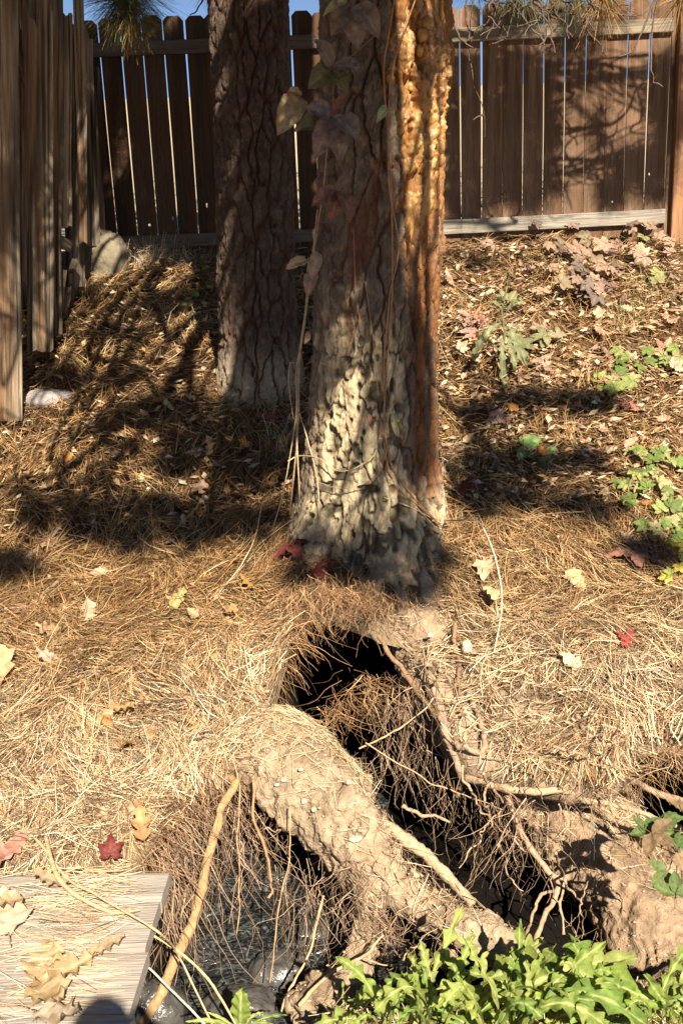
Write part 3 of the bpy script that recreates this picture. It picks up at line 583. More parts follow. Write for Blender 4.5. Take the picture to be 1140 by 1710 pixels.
for sx, sy, n, dx in ((790, 1300, 9, .3), (860, 1320, 8, .5), (960, 1330, 9, .6), (1040, 1350, 6, .5), (880, 1250, 7, .8), (990, 1220, 5, .6), (760, 1190, 4, .2), (930, 1420, 8, .4), (1000, 1470, 6, .5), (720, 1100, 4, .1), (600, 1390, 5, .5), (520, 1380, 4, -.2), (640, 1460, 5, .4), (330, 1330, 4, -.1), (820, 1400, 5, .2)):
    for q in range(2):
        x, y = sx + random.uniform(-45, 45), sy + random.uniform(-25, 25); a = math.atan2(1, dx) + random.uniform(-.7, .7); pts = []
        for k in range(n): pts.append((x, y, random.uniform(3.0, 3.15) if y < 1450 else random.uniform(2.85, 2.95))); a += random.uniform(-.45, .45); x += 22 * math.cos(a); y += 22 * math.sin(a)
        roots.append((pts, random.uniform(.002, .0055), random.uniform(.0012, .002), tuple(np.array([.38, .27, .17]) * random.uniform(.7, 1.2))))
roots = [([(a, b, snap(a, b, d, r0)) if k > 1 and k not in (15,) else (a, b, d) for a, b, d in q], r0, r1, c) for k, (q, r0, r1, c) in enumerate(roots)]
for k, (q, r0, r1, c) in enumerate(roots):
    sp = Soup(); pts = [P(*a) for a in q]
    sp.tube(pts, np.linspace(r0, r1, len(pts)), c, n=14 * len(pts), seg=10 if r0 > .004 else 6, rough=min(r0 * .5, .012) if r0 < .03 else .05, freq=45 if r0 < .03 else 16, seed=400 + k, wob=.022 if r0 < .02 else .004)
    at_world(obj('root', sp.mesh('root'), M_ROOT), pine)

# ---------------------------------------------------------------- strands: needles, rootlets, grass
def strands(paths, width, roll, c0, c1=None, taper=True):
    """ribbons along paths (N,k,3); returns verts, quads, colours"""
    N, k, _ = paths.shape; t = np.gradient(paths, axis=1); t /= np.linalg.norm(t, axis=2, keepdims=True) + 1e-9
    up = np.array([0, -.45, .9]); a = np.cross(t, up); a /= np.linalg.norm(a, axis=2, keepdims=True) + 1e-6; b = np.cross(a, t)
    sd = a * np.cos(roll)[:, None, None] + b * np.sin(roll)[:, None, None]
    wv = np.ones(k); 
    if taper: wv = np.linspace(1, .45, k)
    sd = sd * (np.asarray(width).reshape(-1, 1, 1) * .5) * wv[None, :, None]
    V = np.stack([paths - sd, paths + sd], 2).reshape(-1, 3)
    i = (np.arange(N) * 2 * k)[:, None] + (np.arange(k - 1) * 2)[None]; Fq = np.stack([i, i + 1, i + 3, i + 2], -1).reshape(-1, 4)
    c1 = c0 if c1 is None else c1; m = np.linspace(0, 1, k)[None, :, None]; C = c0[:, None] * (1 - m) + c1[:, None] * m
    return V, Fq, np.repeat(C.reshape(-1, 3), 2, axis=0)
def pal(n, cols, w, jit=.25):
    cols = np.asarray(cols, float); i = rng.choice(len(cols), n, p=np.asarray(w) / np.sum(w)); return np.clip(cols[i] * (1 + jit * rng.normal(size=(n, 1))), .02, .85)

STRAW = [(.68, .53, .33), (.58, .41, .23), (.40, .25, .125), (.15, .09, .055), (.76, .66, .47)]
def deck_mask(x, y): return (x < -.5) & (y < 2.72)
def litter(N, ylo, yhi, width, lift, seed, dens=None):
    y = ylo + (yhi - ylo) * rng.random(N) ** 1.0; x = (rng.random(N) * 2 - 1) * (.37 * y + .12)
    keep = (y > ylip(x) - .015) & ~deck_mask(x, y)
    if dens is not None: keep &= rng.random(N) < dens(x, y)
    x, y = x[keep], y[keep]; N = len(x)
    cl = rng.integers(0, N, N); gr = rng.random(N) < .45; hb = (cl // 4) * 4; x = np.where(gr, x[hb] + rng.normal(size=N) * .010, x); y = np.where(gr, y[hb] + rng.normal(size=N) * .010, y); a = fbm(np.stack([x * 4.0, y * 4.0], -1), 3, seed) * 7.5 + .5; jt = rng.normal(size=N) * .55; jt = np.where(gr, jt[hb] + rng.normal(size=N) * .12, jt); a = a + jt
    L = np.clip(rng.normal(.135, .04, N), .04, .21); ben = rng.normal(size=N) * .24
    s = np.linspace(-.5, .5, 4)[None]
    aa = a[:, None] + ben[:, None] * s * 2
    dx = np.cos(aa) * L[:, None] * s; dy = np.sin(aa) * L[:, None] * s
    X = x[:, None] + dx; Y = y[:, None] + dy
    l0 = rng.random(N) ** 1.6 * lift; tilt = rng.normal(size=N) * .22
    Zz = drape(X, Y) + .003 + l0[:, None] + np.abs(s + .5) * L[:, None] * np.abs(tilt)[:, None]
    lt = .6 * fbm(np.stack([x * 1.1, y * 1.1], -1), 2, 61)
    wy = sstep(4.6, 3.2, y) + lt                   # paler and drier towards the stream, browner up the slope
    c = pal(N, STRAW, (3, 3, 2.6, 2.4, 1.3)); br = np.clip(.70 + .30 * np.clip(wy, 0, 1), .5, 1.1)[:, None]
    c = c * br * (np.array([.88, .72, .52]) ** (1 - np.clip(wy, 0, 1))[:, None])
    tops = (.30 + .70 * np.clip(l0 / lift * 2.2, 0, 1))[:, None]       # lower needles darkened: shade between the strands put into their colour
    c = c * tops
    return strands(np.stack([X, Y, Zz], -1), rng.uniform(.8, 1.35, N) * width, rng.normal(size=N) * .7, c, c * .85)
sp = Soup()
def bare(x, y):        # fewer needles on the worn earth round the hole and near the lips
    return (1 - .93 * bareness(x, y)) * (1 - .45 * (1 - sstep(.02, .22, y - ylip(x))) * (vnoise(np.stack([x * 8, y * 8], -1), 45) > .45))
for args in ((62000, 2.55, 3.3, .0025, .040, 51, bare), (58000, 3.2, 4.5, .0031, .045, 51, bare), (44000, 4.4, 7.5, .0042, .055, 51, None)):
    V, Fq, Cn = litter(*args); sp.add(V, Fq, None, Cn)
def on_mesh(co, no, N, c, L0=.10, width=.0017, minz=.35):
    i = rng.choice(np.nonzero(no[:, 2] > minz)[0], N); p = co[i]; n = no[i]
    a = rng.random(N) * 6.28; d = np.stack([np.cos(a), np.sin(a), 0 * a], -1); d -= n * (d * n).sum(1, keepdims=True); d /= np.linalg.norm(d, axis=1, keepdims=True) + 1e-6
    L = rng.uniform(.4, 1.3, N) * L0; s = np.linspace(-.5, .5, 4); pa = p[:, None] + d[:, None] * (L[:, None] * s)[..., None] + n[:, None] * (.010 + .02 * rng.random(N)[:, None, None] * (s[None, :, None] + .5))
    return strands(pa, np.full(N, width), rng.normal(size=N) * .6, c, c)
for (co, no, N, sel) in ((rv, rn, 1500, rv[:, 1] > 3.16), (rv, rn, 500, rv[:, 1] > 2.7), (gv, gn, 900, gv[:, 1] > 3.0), (gv, gn, 1500, (gv[:, 1] > 3.25) & (gv[:, 0] > .55))):
    V, Fq, Cn = on_mesh(co[sel], no[sel], N, pal(N, STRAW, (3, 3, 2, 1, 1.5))); sp.add(V, Fq, None, Cn)
N = 5200; x = rng.uniform(-.1, 1.1, N); y = rng.uniform(1.7, 2.42, N); a = rng.random(N) * 6.28; L = rng.uniform(.04, .16, N); s_ = np.linspace(-.5, .5, 4)
pa = np.stack([x[:, None] + np.cos(a)[:, None] * L[:, None] * s_, y[:, None] + np.sin(a)[:, None] * L[:, None] * s_, np.interp(y, [1, 2.0, 2.5], [-1.92, -2.14, -2.21])[:, None] + .015 + .05 * rng.random((N, 1)) + .05 * rng.normal(size=(N, 1)) * s_], -1)
c = pal(N, STRAW, (2, 2, 3, 4, 1)); V, Fq, Cn = strands(pa, np.full(N, .0024), rng.normal(size=N) * .6, c, c); sp.add(V, Fq, None, Cn)
obj('pine_needle_litter', sp.mesh('pine_needle_litter', False), M_NEEDLE, kind='stuff', label='thick mat of fallen dry pine needles on the bank')

# hanging needles and hair roots along the lips
def hang(pxs, pys, ln, N, fwd, width, cols, seed, jitter=.05, ex=0.0):
    u = rng.random(N); px = np.interp(u, np.linspace(0, 1, len(pxs)), pxs); py = np.interp(u, np.linspace(0, 1, len(pys)), pys)
    base = np.array([G(a, b) for a, b in zip(px, py)]); base[:, :2] += rng.normal(size=(N, 2)) * jitter
    base[:, 2] = drape(base[:, 0], base[:, 1]) + .01
    k = 9; s = np.linspace(0, 1, k); L = ln * rng.uniform(.25, 1.0, N)
    ph = rng.random((N, 2)) * 6.28; am = rng.random((N, 2)) * .02
    f = fwd * rng.uniform(.3, 1.2, N)
    X = base[:, 0:1] + rng.normal(size=(N, 1)) * .10 * s + am[:, 0:1] * np.sin(s * 9 + ph[:, 0:1]) * s + ex * s
    Y = base[:, 1:2] - f[:, None] * np.sqrt(s) + am[:, 1:2] * np.sin(s * 8 + ph[:, 1:2]) * s
    Zz = base[:, 2:3] - L[:, None] * s ** 1.25 + .02 * np.sin(s * 3.1)
    c = pal(N, cols[0], cols[1]); return strands(np.stack([X, Y, Zz], -1), rng.uniform(.7, 1.5, N) * width, rng.normal(size=N) * .8, c, c * .8)
DARKN = ([(.36, .21, .10), (.26, .14, .07), (.46, .31, .16), (.17, .10, .055)], (3, 3, 2, 1.5))
RTS = ([(.34, .23, .15), (.26, .17, .11), (.44, .33, .22), (.18, .12, .08)], (3, 3, 2, 1.5))
sp = Soup()
for a in (([215, 262, 300, 360], [1405, 1350, 1295, 1285], .40, 260, .06, .0030, RTS, 1), ([215, 262, 300, 420], [1400, 1350, 1290, 1270], .20, 330, .05, .0024, DARKN, 2),
          ([440, 470, 478, 512, 590, 650], [1150, 1090, 1015, 970, 957, 980], .17, 1000, .05, .0022, DARKN, 3), ([480, 540, 600, 640], [985, 968, 960, 985], .2, 420, .06, .0022, DARKN, 4),
          ([640, 690, 740, 775], [1010, 1100, 1190, 1285], .16, 60, .03, .0024, RTS, 5), ([780, 870, 960, 1030, 1060, 1140], [1290, 1320, 1330, 1305, 1255, 1245], .20, 90, .05, .0024, RTS, 6),
          ([1030, 1060, 1140, 1200], [1290, 1240, 1225, 1235], .16, 260, .04, .0018, DARKN, 7), ([100, 160, 215, 250], [1425, 1428, 1410, 1370], .12, 200, .03, .0018, DARKN, 8)):
    V, Fq, Cn = hang(*a); sp.add(V, Fq, None, Cn)
def hang_from(pts_list, N, ln, width, cols, spread=.03, curl=.02):
    pts = np.array(pts_list); i = rng.choice(len(pts), N); base = pts[i] + rng.normal(size=(N, 3)) * np.array([spread, spread, .015]); k = 9; s = np.linspace(0, 1, k); L = ln * rng.uniform(.2, 1, N); ph = rng.random((N, 2)) * 6.28
    X = base[:, 0:1] + rng.normal(size=(N, 1)) * .09 * s + curl * np.sin(s * 8 + ph[:, 0:1]) * s; Y = base[:, 1:2] - .02 + rng.normal(size=(N, 1)) * .05 * s + curl * np.sin(s * 7 + ph[:, 1:2]) * s; Zz = base[:, 2:3] - L[:, None] * s
    c = pal(N, cols[0], cols[1]); return strands(np.stack([X, Y, Zz], -1), rng.uniform(.6, 1.5, N) * width, rng.normal(size=N) * .8, c, c * .8)
under = rv[(rn[:, 2] < -.2) & (rv[:, 1] > 2.85)]
for args in ((under, 260, .30, .0022, RTS), ([P(a, b, d) for a, b, d in ((600, 1440, 2.86), (612, 1500, 2.82), (625, 1540, 2.76), (650, 1520, 2.8))], 150, .26, .0024, RTS, .035, .03), ([P(a, b, d) for a, b, d in ((655, 1400, 2.95), (700, 1440, 2.9), (620, 1370, 3.0))], 90, .22, .0022, RTS, .03),
             ([P(a, b, d) for a, b, d in ((560, 1180, 3.62), (590, 1160, 3.66), (615, 1130, 3.7), (640, 1150, 3.66))], 220, .18, .0020, DARKN, .05), ([P(a, b, d) for a, b, d in ((660, 1150, 3.6), (690, 1180, 3.55), (720, 1230, 3.45), (650, 1250, 3.5))], 80, .36, .0022, RTS, .05),
             ([P(a, b, d) for a, b, d in ((730, 1480, 2.82), (745, 1500, 2.8), (760, 1520, 2.78))], 70, .22, .003, RTS, .03), (gv[(gn[:, 1] < -.3) & (gn[:, 2] < .1)], 320, .20, .0020, RTS),
             ([P(a, b, d) for a, b, d in ((290, 1330, 3.1), (310, 1345, 3.1), (260, 1400, 2.95), (280, 1420, 2.9), (300, 1480, 2.85))], 260, .42, .0028, RTS, .05)):
    V, Fq, Cn = hang_from(*args); sp.add(V, Fq, None, Cn)
for args in (([P(a, b, d) for a, b, d in ((490, 985, 4.0), (520, 980, 3.98), (560, 985, 3.96), (600, 990, 3.95), (640, 995, 3.93), (540, 965, 4.0), (600, 970, 3.98))], 620, .22, .0022, DARKN, .05, .02), ([P(a, b, d) for a, b, d in ((650, 1170, 3.5), (690, 1210, 3.45), (720, 1250, 3.38), (760, 1290, 3.3), (800, 1310, 3.2), (850, 1330, 3.12), (870, 1370, 3.05))], 150, .42, .0022, RTS, .06, .03), ([P(a, b, d) for a, b, d in ((330, 1320, 3.1), (380, 1350, 3.06), (420, 1390, 3.0), (470, 1450, 2.95), (530, 1490, 2.9), (290, 1400, 2.95))], 190, .44, .0022, RTS, .05, .03)):
    V, Fq, Cn = hang_from(*args); sp.add(V, Fq, None, Cn)
at_world(obj('rootlets', sp.mesh('rootlets', False), M_ROOT, kind='stuff', label='hanging hair roots'), pine)

sp = Soup()
for q in range(330):
    y = random.uniform(2.7, 7.2); x = random.uniform(-.36, .36) * y
    if y < float(ylip(np.array(x))) + .04 or deck_mask(np.array(x), np.array(y)): continue
    a = random.uniform(0, 6.28); L = random.uniform(.03, .16); b = random.uniform(-.5, .5); pts = []
    for f in (0, .5, 1): xx, yy = x + math.cos(a + b * f) * L * f, y + math.sin(a + b * f) * L * f; pts.append(np.array([xx, yy, float(drape(np.array(xx), np.array(yy))) + .025 + .02 * random.random()]))
    sp.tube(pts, [random.uniform(.002, .005)] * 3, np.array([.22, .155, .11]) * random.uniform(.5, 1.8), n=7, seg=5)
obj('twig_litter', sp.mesh('twig_litter'), M_ROOT, kind='stuff', label='broken twigs scattered over the needle litter')

# pebbles and crumbs on the bare earth
sp = Soup()
for (co, no, N) in ((rv, rn, 420), (gv, gn, 380)):
    for i in rng.choice(np.nonzero(no[:, 2] > .2)[0], N):
        r = rng.uniform(.002, .007); D = rng.normal(size=(6, 3)); 
        Vv = np.array([[1, 0, 0], [-1, 0, 0], [0, 1, 0], [0, -1, 0], [0, 0, .8], [0, 0, -.8]]) * r * rng.uniform(.6, 1.3, (6, 1)) + co[i] + no[i] * (r * .3 + .004)
        sp.add(Vv, None, [[0, 2, 4], [2, 1, 4], [1, 3, 4], [3, 0, 4], [2, 0, 5], [1, 2, 5], [3, 1, 5], [0, 3, 5]], np.array([.44, .35, .25]) * rng.uniform(.7, 1.3))
obj('gravel', sp.mesh('gravel', False), M_CRUST, kind='stuff', label='crumbs of earth and gravel on the bare dirt')
peb = [(779, 1080, 3.66, .021, .028, 'smooth cream pebble stuck in the dirt wall under the pine'), (735, 1163, 3.52, .012, .009, 'small pale stone beside the hanging root of the dirt wall'), (718, 1060, 3.74, .013, .009, 'small tan stone high on the dirt wall'),
       (474, 1302, None, .011, .009, 'small white stone on the top of the dirt mound'), (462, 1310, None, .009, .006, 'thin pale chip beside the white stone on the dirt mound'), (508, 1338, None, .010, .010, 'grey ringed pebble on the dirt mound'), (593, 1400, None, .024, .010, 'long pale stone lying across the crusted root'), (502, 1285, None, .009, .007, 'pale bit of gravel near the top of the dirt mound'), (582, 1306, None, .009, .009, 'cream pebble at the right edge of the dirt mound'), (524, 1352, None, .010, .008, 'pale round pebble low on the dirt mound')]
for k, (px, py, d, rx, rz, lab) in enumerate(peb):
    if d is None:
        X, Y, w = proj(rv); e = np.hypot(X - px, Y - py); near = np.nonzero(e < 9)[0]; d = rv[near[np.argmin(w[near])], 1] - .004 if len(near) else 3.0
    c = P(px, py, d + .004); obj('pebble', rock_mesh(rx, rx * .7, rz, 60 + k, (.50, .42, .30), 14), M_ROCK, None, c, lab, 'stone')

# ---------------------------------------------------------------- leaves
def wfun(kind, t, seed=0):
    r = np.random.default_rng(seed)
    if kind == 'ovate': return .27 * np.sin(np.pi * np.clip(t, 0, 1) ** .78) ** .9 + .012 * np.abs(np.sin(t * 40))
    if kind == 'oak': return (.30 * np.sin(np.pi * t ** .7) ** .6) * (.30 + .70 * np.abs(np.sin(np.pi * (3.0 * t + .08))) ** .8) + .012
    if kind == 'broad': return .36 * np.sin(np.pi * t ** .75) ** .8 * (.62 + .38 * np.abs(np.sin(t * (9 + seed % 4) + seed)) + .16 * r.normal(size=len(t)))
    if kind == 'weed':
        k = 4.6 + .45 * (seed % 5); f = (k * t + .13 * (seed % 7)) % 1.0; saw = np.where(f < .62, (f / .62) ** 1.3, ((1 - f) / .38)); f2 = (k * 2.7 * t) % 1.0
        return .17 * np.clip(np.sin(np.pi * np.clip(t * .95 + .04, 0, 1) ** 1.5), 0, 1) ** .7 * (.22 + .78 * saw * (.7 + .3 * np.sin(seed * 1.7 + t * 31))) * (1 + .12 * f2) + .010
    if kind == 'strap': return .13 * np.sin(np.pi * np.clip(t * .95 + .04, 0, 1)) ** .7 * (.85 + .15 * np.sin(t * 24 + seed))
def leaf_np(path, up, kind, Lw, cup=.25, ruf=.0, seed=0, nt=16, nw=6, sweep=.0):
    """blade along a path: returns verts and quads"""
    c = catmull(np.asarray(path, float), nt); t = np.linspace(0, 1, nt); w = wfun(kind, t, seed) * Lw
    tg = np.gradient(c, axis=0); tg /= np.linalg.norm(tg, axis=1)[:, None] + 1e-9
    u = np.broadcast_to(np.asarray(up, float), c.shape); sd = np.cross(tg, u); sd /= np.linalg.norm(sd, axis=1)[:, None] + 1e-9; nn = np.cross(sd, tg)
    s = np.linspace(-1, 1, nw + 1)
    V = c[:, None] + sd[:, None] * (s[None, :] * w[:, None])[..., None]
    lift = cup * (np.abs(s)[None] ** 1.5) * w[:, None] + ruf * Lw * np.sin(t[:, None] * 26 + seed + np.sign(s)[None] * 1.3) * np.abs(s)[None] ** 1.5 + .055 * Lw * fbm(np.stack([np.broadcast_to(t[:, None] * 6, (nt, nw + 1)), np.broadcast_to(s[None] * 2 + seed, (nt, nw + 1))], -1), 2, seed)
    V = V + nn[:, None] * lift[..., None] + tg[:, None] * (sweep * np.abs(s)[None, :] * w[:, None])[..., None]
    return V.reshape(-1, 3), grid_faces(nt, nw + 1), np.broadcast_to(np.abs(s)[None], (nt, nw + 1)).ravel(), np.repeat(t, nw + 1)
def leaf_col(V, S, c, seed, vein=1.25, spot=None):
    n = fbm(V * 40, 3, seed); cc = np.asarray(c) * (1 + .25 * n)[:, None] * np.where(S < .2, vein, 1)[:, None]
    if spot is not None:
        m = sstep(.0, .35, fbm(V * 22 + 5, 3, seed + 3))[:, None] * .8; cc = cc * (1 - m) + np.asarray(spot) * m
    return np.clip(cc, .01, .9)
def flat_leaf(kind, L, bend, cup, seed, c, spot=None, palm=0, ruf=.03):
    """a leaf lying flat, base at the origin, pointing along +y"""
    sp = Soup(); angs = [0] if not palm else [math.radians(d) for d in ((-105, -52, 0, 52, 105) if palm == 5 else (-70, 0, 70))]
    for k, a in enumerate(angs):
        l = L * (1 if not palm else (.62, .85, 1, .85, .62)[k] if palm == 5 else .9); q = []
        for t in np.linspace(0, 1, 5):
            r = l * t; q.append((math.sin(a) * r, math.cos(a) * r, bend * l * (t ** 2 - t * .3) + .002 * k))
        V, Q, S, T = leaf_np(q, (0, 0, 1), kind, l, cup, ruf, seed + k, 14, 6, sweep=.35 if kind == 'oak' else .1)
        sp.add(V, Q, None, leaf_col(V, S, c, seed + k, 1.25, spot))
    pt = [(0, -.35 * L, .01), (0, -.15 * L, .006), (0, .03 * L, .002)]; sp.tube(pt, .0012 if L < .15 else .002, np.asarray(c) * .8, n=8, seg=4)
    return sp.mesh('leaf')
def ground_frame(px, py, z=drape):
    p = G(px, py); e = .03; n = np.array([-(zbase(p[0] + e, p[1]) - zbase(p[0] - e, p[1])) / (2 * e), -(zbase(p[0], p[1] + e) - zbase(p[0], p[1] - e)) / (2 * e), 1.0]); return p, n / np.linalg.norm(n)
def set_pose(o, p, n, yaw, tip=0.0, tr=0.0, s=1.0):
    n = Vector(n); q = Vector((0, 0, 1)).rotation_difference(n)
    M = q.to_matrix() @ Matrix.Rotation(yaw, 3, 'Z') @ Matrix.Rotation(tip, 3, 'X') @ Matrix.Rotation(tr, 3, 'Y')
    o.matrix_world = Matrix.Translation(Vector(p)) @ M.to_4x4() @ Matrix.Scale(s, 4)
TAN = (.45, .31, .17); PALE = (.50, .39, .25); ORNG = (.52, .25, .07); PINK = (.48, .30, .20); DRED = (.17, .045, .035); RED = (.42, .07, .05); MAUVE = (.30, .20, .15); YEL = (.56, .46, .2); OLIVE = (.16, .17, .06)
special = [  # px, py, length m, kind, palm, colour, yaw deg, tip deg, bend, label
    (213, 1262, .085, 'oak', 0, (.50, .27, .09), 200, 35, .3, 'golden brown lobed oak leaf standing up from the needles above the plank'),
    (240, 1428, .095, 'oak', 0, (.52, .33, .14), 20, 40, .2, 'golden lobed oak leaf at the far corner of the plank'),
    (186, 1450, .062, 'ovate', 5, (.20, .045, .035), 10, 75, -.8, 'bright red maple leaf propped on the far edge of the plank'),
    (393, 1030, .085, 'oak', 0, (.56, .40, .18), 150, 20, .3, 'pale gold oak leaf left of the hole under the pine'),
    (425, 1000, .080, 'oak', 0, (.58, .38, .12), 60, 25, .3, 'gold oak leaf folded beside the pale oak leaf near the hole'),
    (290, 1030, .095, 'oak', 0, (.40, .36, .14), -30, 10, .2, 'yellow green oak leaf lying under the arching stem'),
    (490, 925, .13, 'broad', 3, DRED, 200, 40, -.35, 'dark red leaf curled against the base of the pine'),
    (528, 968, .11, 'ovate', 3, DRED, 215, 35, -.3, 'dark red leaf hanging just below another at the pine base'),
    (810, 955, .12, 'broad', 0, (.66, .55, .34), 175, 50, -.6, 'crumpled cream leaf right of the pine base'),
    (808, 1005, .11, 'broad', 0, (.66, .54, .30), 190, 60, -.6, 'shredded cream leaf hanging over the dirt wall'),
    (940, 965, .11, 'broad', 0, (.62, .48, .25), 200, 40, -.5, 'crumpled tan leaf upright on the right slope'),
    (1050, 940, .16, 'broad', 3, (.34, .17, .12), 180, 20, -.35, 'large brown drooping leaf of three lobes on the right slope'),
    (975, 1133, .09, 'broad', 0, (.66, .60, .38), 60, 30, .4, 'pale cream curled leaf low on the right slope'),
    (1045, 1090, .075, 'ovate', 3, (.36, .08, .06), 60, 20, .2, 'dark red leaf low on the right slope'),
    (910, 780, .07, 'broad', 0, (.50, .20, .05), 20, 40, .3, 'rusty orange leaf below the small green seedling'),
    (820, 425, .13, 'ovate', 3, (.42, .26, .20), 120, 30, -.2, 'big pink brown leaf near the bottom fence rail'),
    (965, 360, .18, 'ovate', 0, (.28, .19, .17), 60, 40, .2, 'long dull purple leaf leaning up before the bottom rail'),
    (1050, 690, .10, 'ovate', 3, (.46, .18, .15), 175, 45, -.3, 'pinkish red drooping leaf under the green creeper on the right'),
    (840, 712, .09, 'ovate', 3, (.44, .28, .20), 200, 20, .1, 'pink brown leaf in the sun right of the trunk'),
    (800, 555, .10, 'ovate', 3, (.42, .20, .16), 80, 20, .2, 'rose coloured leaf left of the tall weed'),
    (345, 815, .13, 'broad', 0, (.44, .30, .20), 160, 20, .5, 'curled brown leaf in the shade left of the pine'),
    (15, 1150, .16, 'broad', 0, (.55, .38, .20), 30, 10, .3, 'broad tan leaf at the left border of the picture'),
    (150, 1055, .10, 'broad', 0, (.66, .55, .36), 10, 20, .4, 'pale folded leaf on the sunny needles at left'),
    (110, 1070, .10, 'broad', 0, (.60, .43, .24), 90, 10, .3, 'tan leaf just left of the pale folded leaf'),
    (100, 1125, .09, 'broad', 0, (.62, .48, .33), 70, 15, .3, 'pinkish cream leaf on the sunny needles at left'),
    (180, 1195, .11, 'oak', 0, (.56, .36, .17), 240, 15, .4, 'long brown oak leaf with its stalk pointing to the hole'),
    (450, 705, .10, 'ovate', 3, (.34, .14, .11), 160, 20, .1, 'small reddish leaf in the gap between the two pines'),
    (395, 605, .16, 'ovate', 0, (.40, .36, .22), 5, 75, .1, 'pale upright leaf against the foot of the rear pine'),
    (770, 830, .10, 'ovate', 3, DRED, 250, 30, -.2, 'dark red leaf at the right foot of the pine'),
]
for k, (px, py, L, kind, palm, c, yaw, tip, bend, lab) in enumerate(special):
    p, n = ground_frame(px, py); me = flat_leaf(kind, L * (1.0 if palm else 1.15), bend, random.uniform(-.35, .35), 500 + 7 * k, np.array(c) * .85, np.array(c) * np.array([.5, .42, .38]), palm, .07)
    o = obj('fallen_leaf', me, M_LEAF, label=lab, cat='leaf'); set_pose(o, p + n * (.055 + .2 * L * abs(math.sin(math.radians(tip)))), n, math.radians(yaw), math.radians(tip) * .6, random.uniform(-.3, .3))
kinds = []
for k, (kind, palm, c, L) in enumerate((('oak', 0, TAN, .10), ('broad', 0, PALE, .075), ('broad', 0, TAN, .06), ('ovate', 0, TAN, .08), ('ovate', 0, PINK, .08), ('ovate', 3, PINK, .085), ('ovate', 0, MAUVE, .09), ('ovate', 3, MAUVE, .09), ('broad', 0, ORNG, .07), ('ovate', 5, PALE, .08))):
    kinds.append((flat_leaf(kind, L, random.uniform(-.6, .6), random.uniform(-.5, .6), 700 + 9 * k, c, np.array(c) * np.array([.55, .46, .4]), palm, .07), k))
names = {0: 'tan lobed', 1: 'pale curled', 2: 'small tan', 3: 'narrow tan', 4: 'pinkish', 5: 'pinkish brown three part', 6: 'dull mauve', 7: 'dull mauve three part', 8: 'rusty orange', 9: 'pale five part'}
def scatter_leaves(N, box, allow):
    done = 0
    while done < N:
        px, py = random.uniform(box[0], box[2]), random.uniform(box[1], box[3]); k = random.choice(allow)
        if 470 < px < 770 and 500 < py < 990: continue
        p, n = ground_frame(px, py)
        if p[1] < ylip(p[0]) + .03 or deck_mask(p[0], p[1]) or p[1] > 7.4: continue
        o = obj('fallen_leaf', kinds[k][0], M_LEAF, label=names[k] + ' dead leaf lying loose on the needle covered bank', cat='leaf', group=names[k] + ' dead leaves on the bank')
        if not kinds[k][0].materials: kinds[k][0].materials.append(M_LEAF)
        set_pose(o, p + n * (random.uniform(.02, .06) + (.03 if p[1] > 4.7 else 0)), n, random.uniform(0, 6.28), random.gauss(0, .3), random.gauss(0, .3), random.uniform(.6, 1.15)); done += 1
scatter_leaves(130, (735, 400, 1140, 640), (1, 2, 3, 4, 5, 6, 7, 9, 2, 1))
scatter_leaves(40, (770, 640, 1140, 1000), (1, 2, 3, 4, 5, 8))
scatter_leaves(75, (0, 980, 430, 1400), (0, 2, 3, 1, 2, 8, 2))
scatter_leaves(35, (60, 560, 480, 980), (2, 3, 8, 4, 0))
# small broken bits of leaf
sp = Soup()
N = 14000; yb = rng.uniform(2.7, 7.3, N); xb = (rng.random(N) * 2 - 1) * (.36 * yb)
wgt = np.where((xb > .25) & (yb > 4.6), 1.0, np.where(xb < -.1, .28, .22)); kp = (rng.random(N) < wgt) & (yb > ylip(xb) + .02) & ~deck_mask(xb, yb); xb, yb = xb[kp], yb[kp]
bits = pal(len(xb), [TAN, PALE, (.56, .37, .24), MAUVE, (.34, .19, .10), (.70, .60, .42)], (4, 3, 1.6, .8, 2, 1.5), .2)
for x, y, c in zip(xb, yb, bits):
    r = random.uniform(.012, .032) * (1.15 if y > 4.6 else .8); a = random.uniform(0, 6.28); e = np.array([math.cos(a), math.sin(a), random.uniform(-.25, .6)]); f = np.array([-math.sin(a), math.cos(a), random.uniform(-.2, .5)]); h = random.uniform(-.3, .5)
    o = np.array([x, y, float(drape(np.array(x), np.array(y))) + random.uniform(.02, .05) + (.025 if y > 4.6 else 0)])
    g = [o - e * r, o - f * r * .55, o + e * r * 1.0, o + f * r * .5, o + np.array([0, 0, h * r])]
    sp.add(np.array(g), None, [[0, 1, 4], [1, 2, 4], [2, 3, 4], [3, 0, 4]], c)
obj('leaf_litter', sp.mesh('leaf_litter', False), M_LEAF, kind='stuff', label='broken bits of dead leaf among the needles')

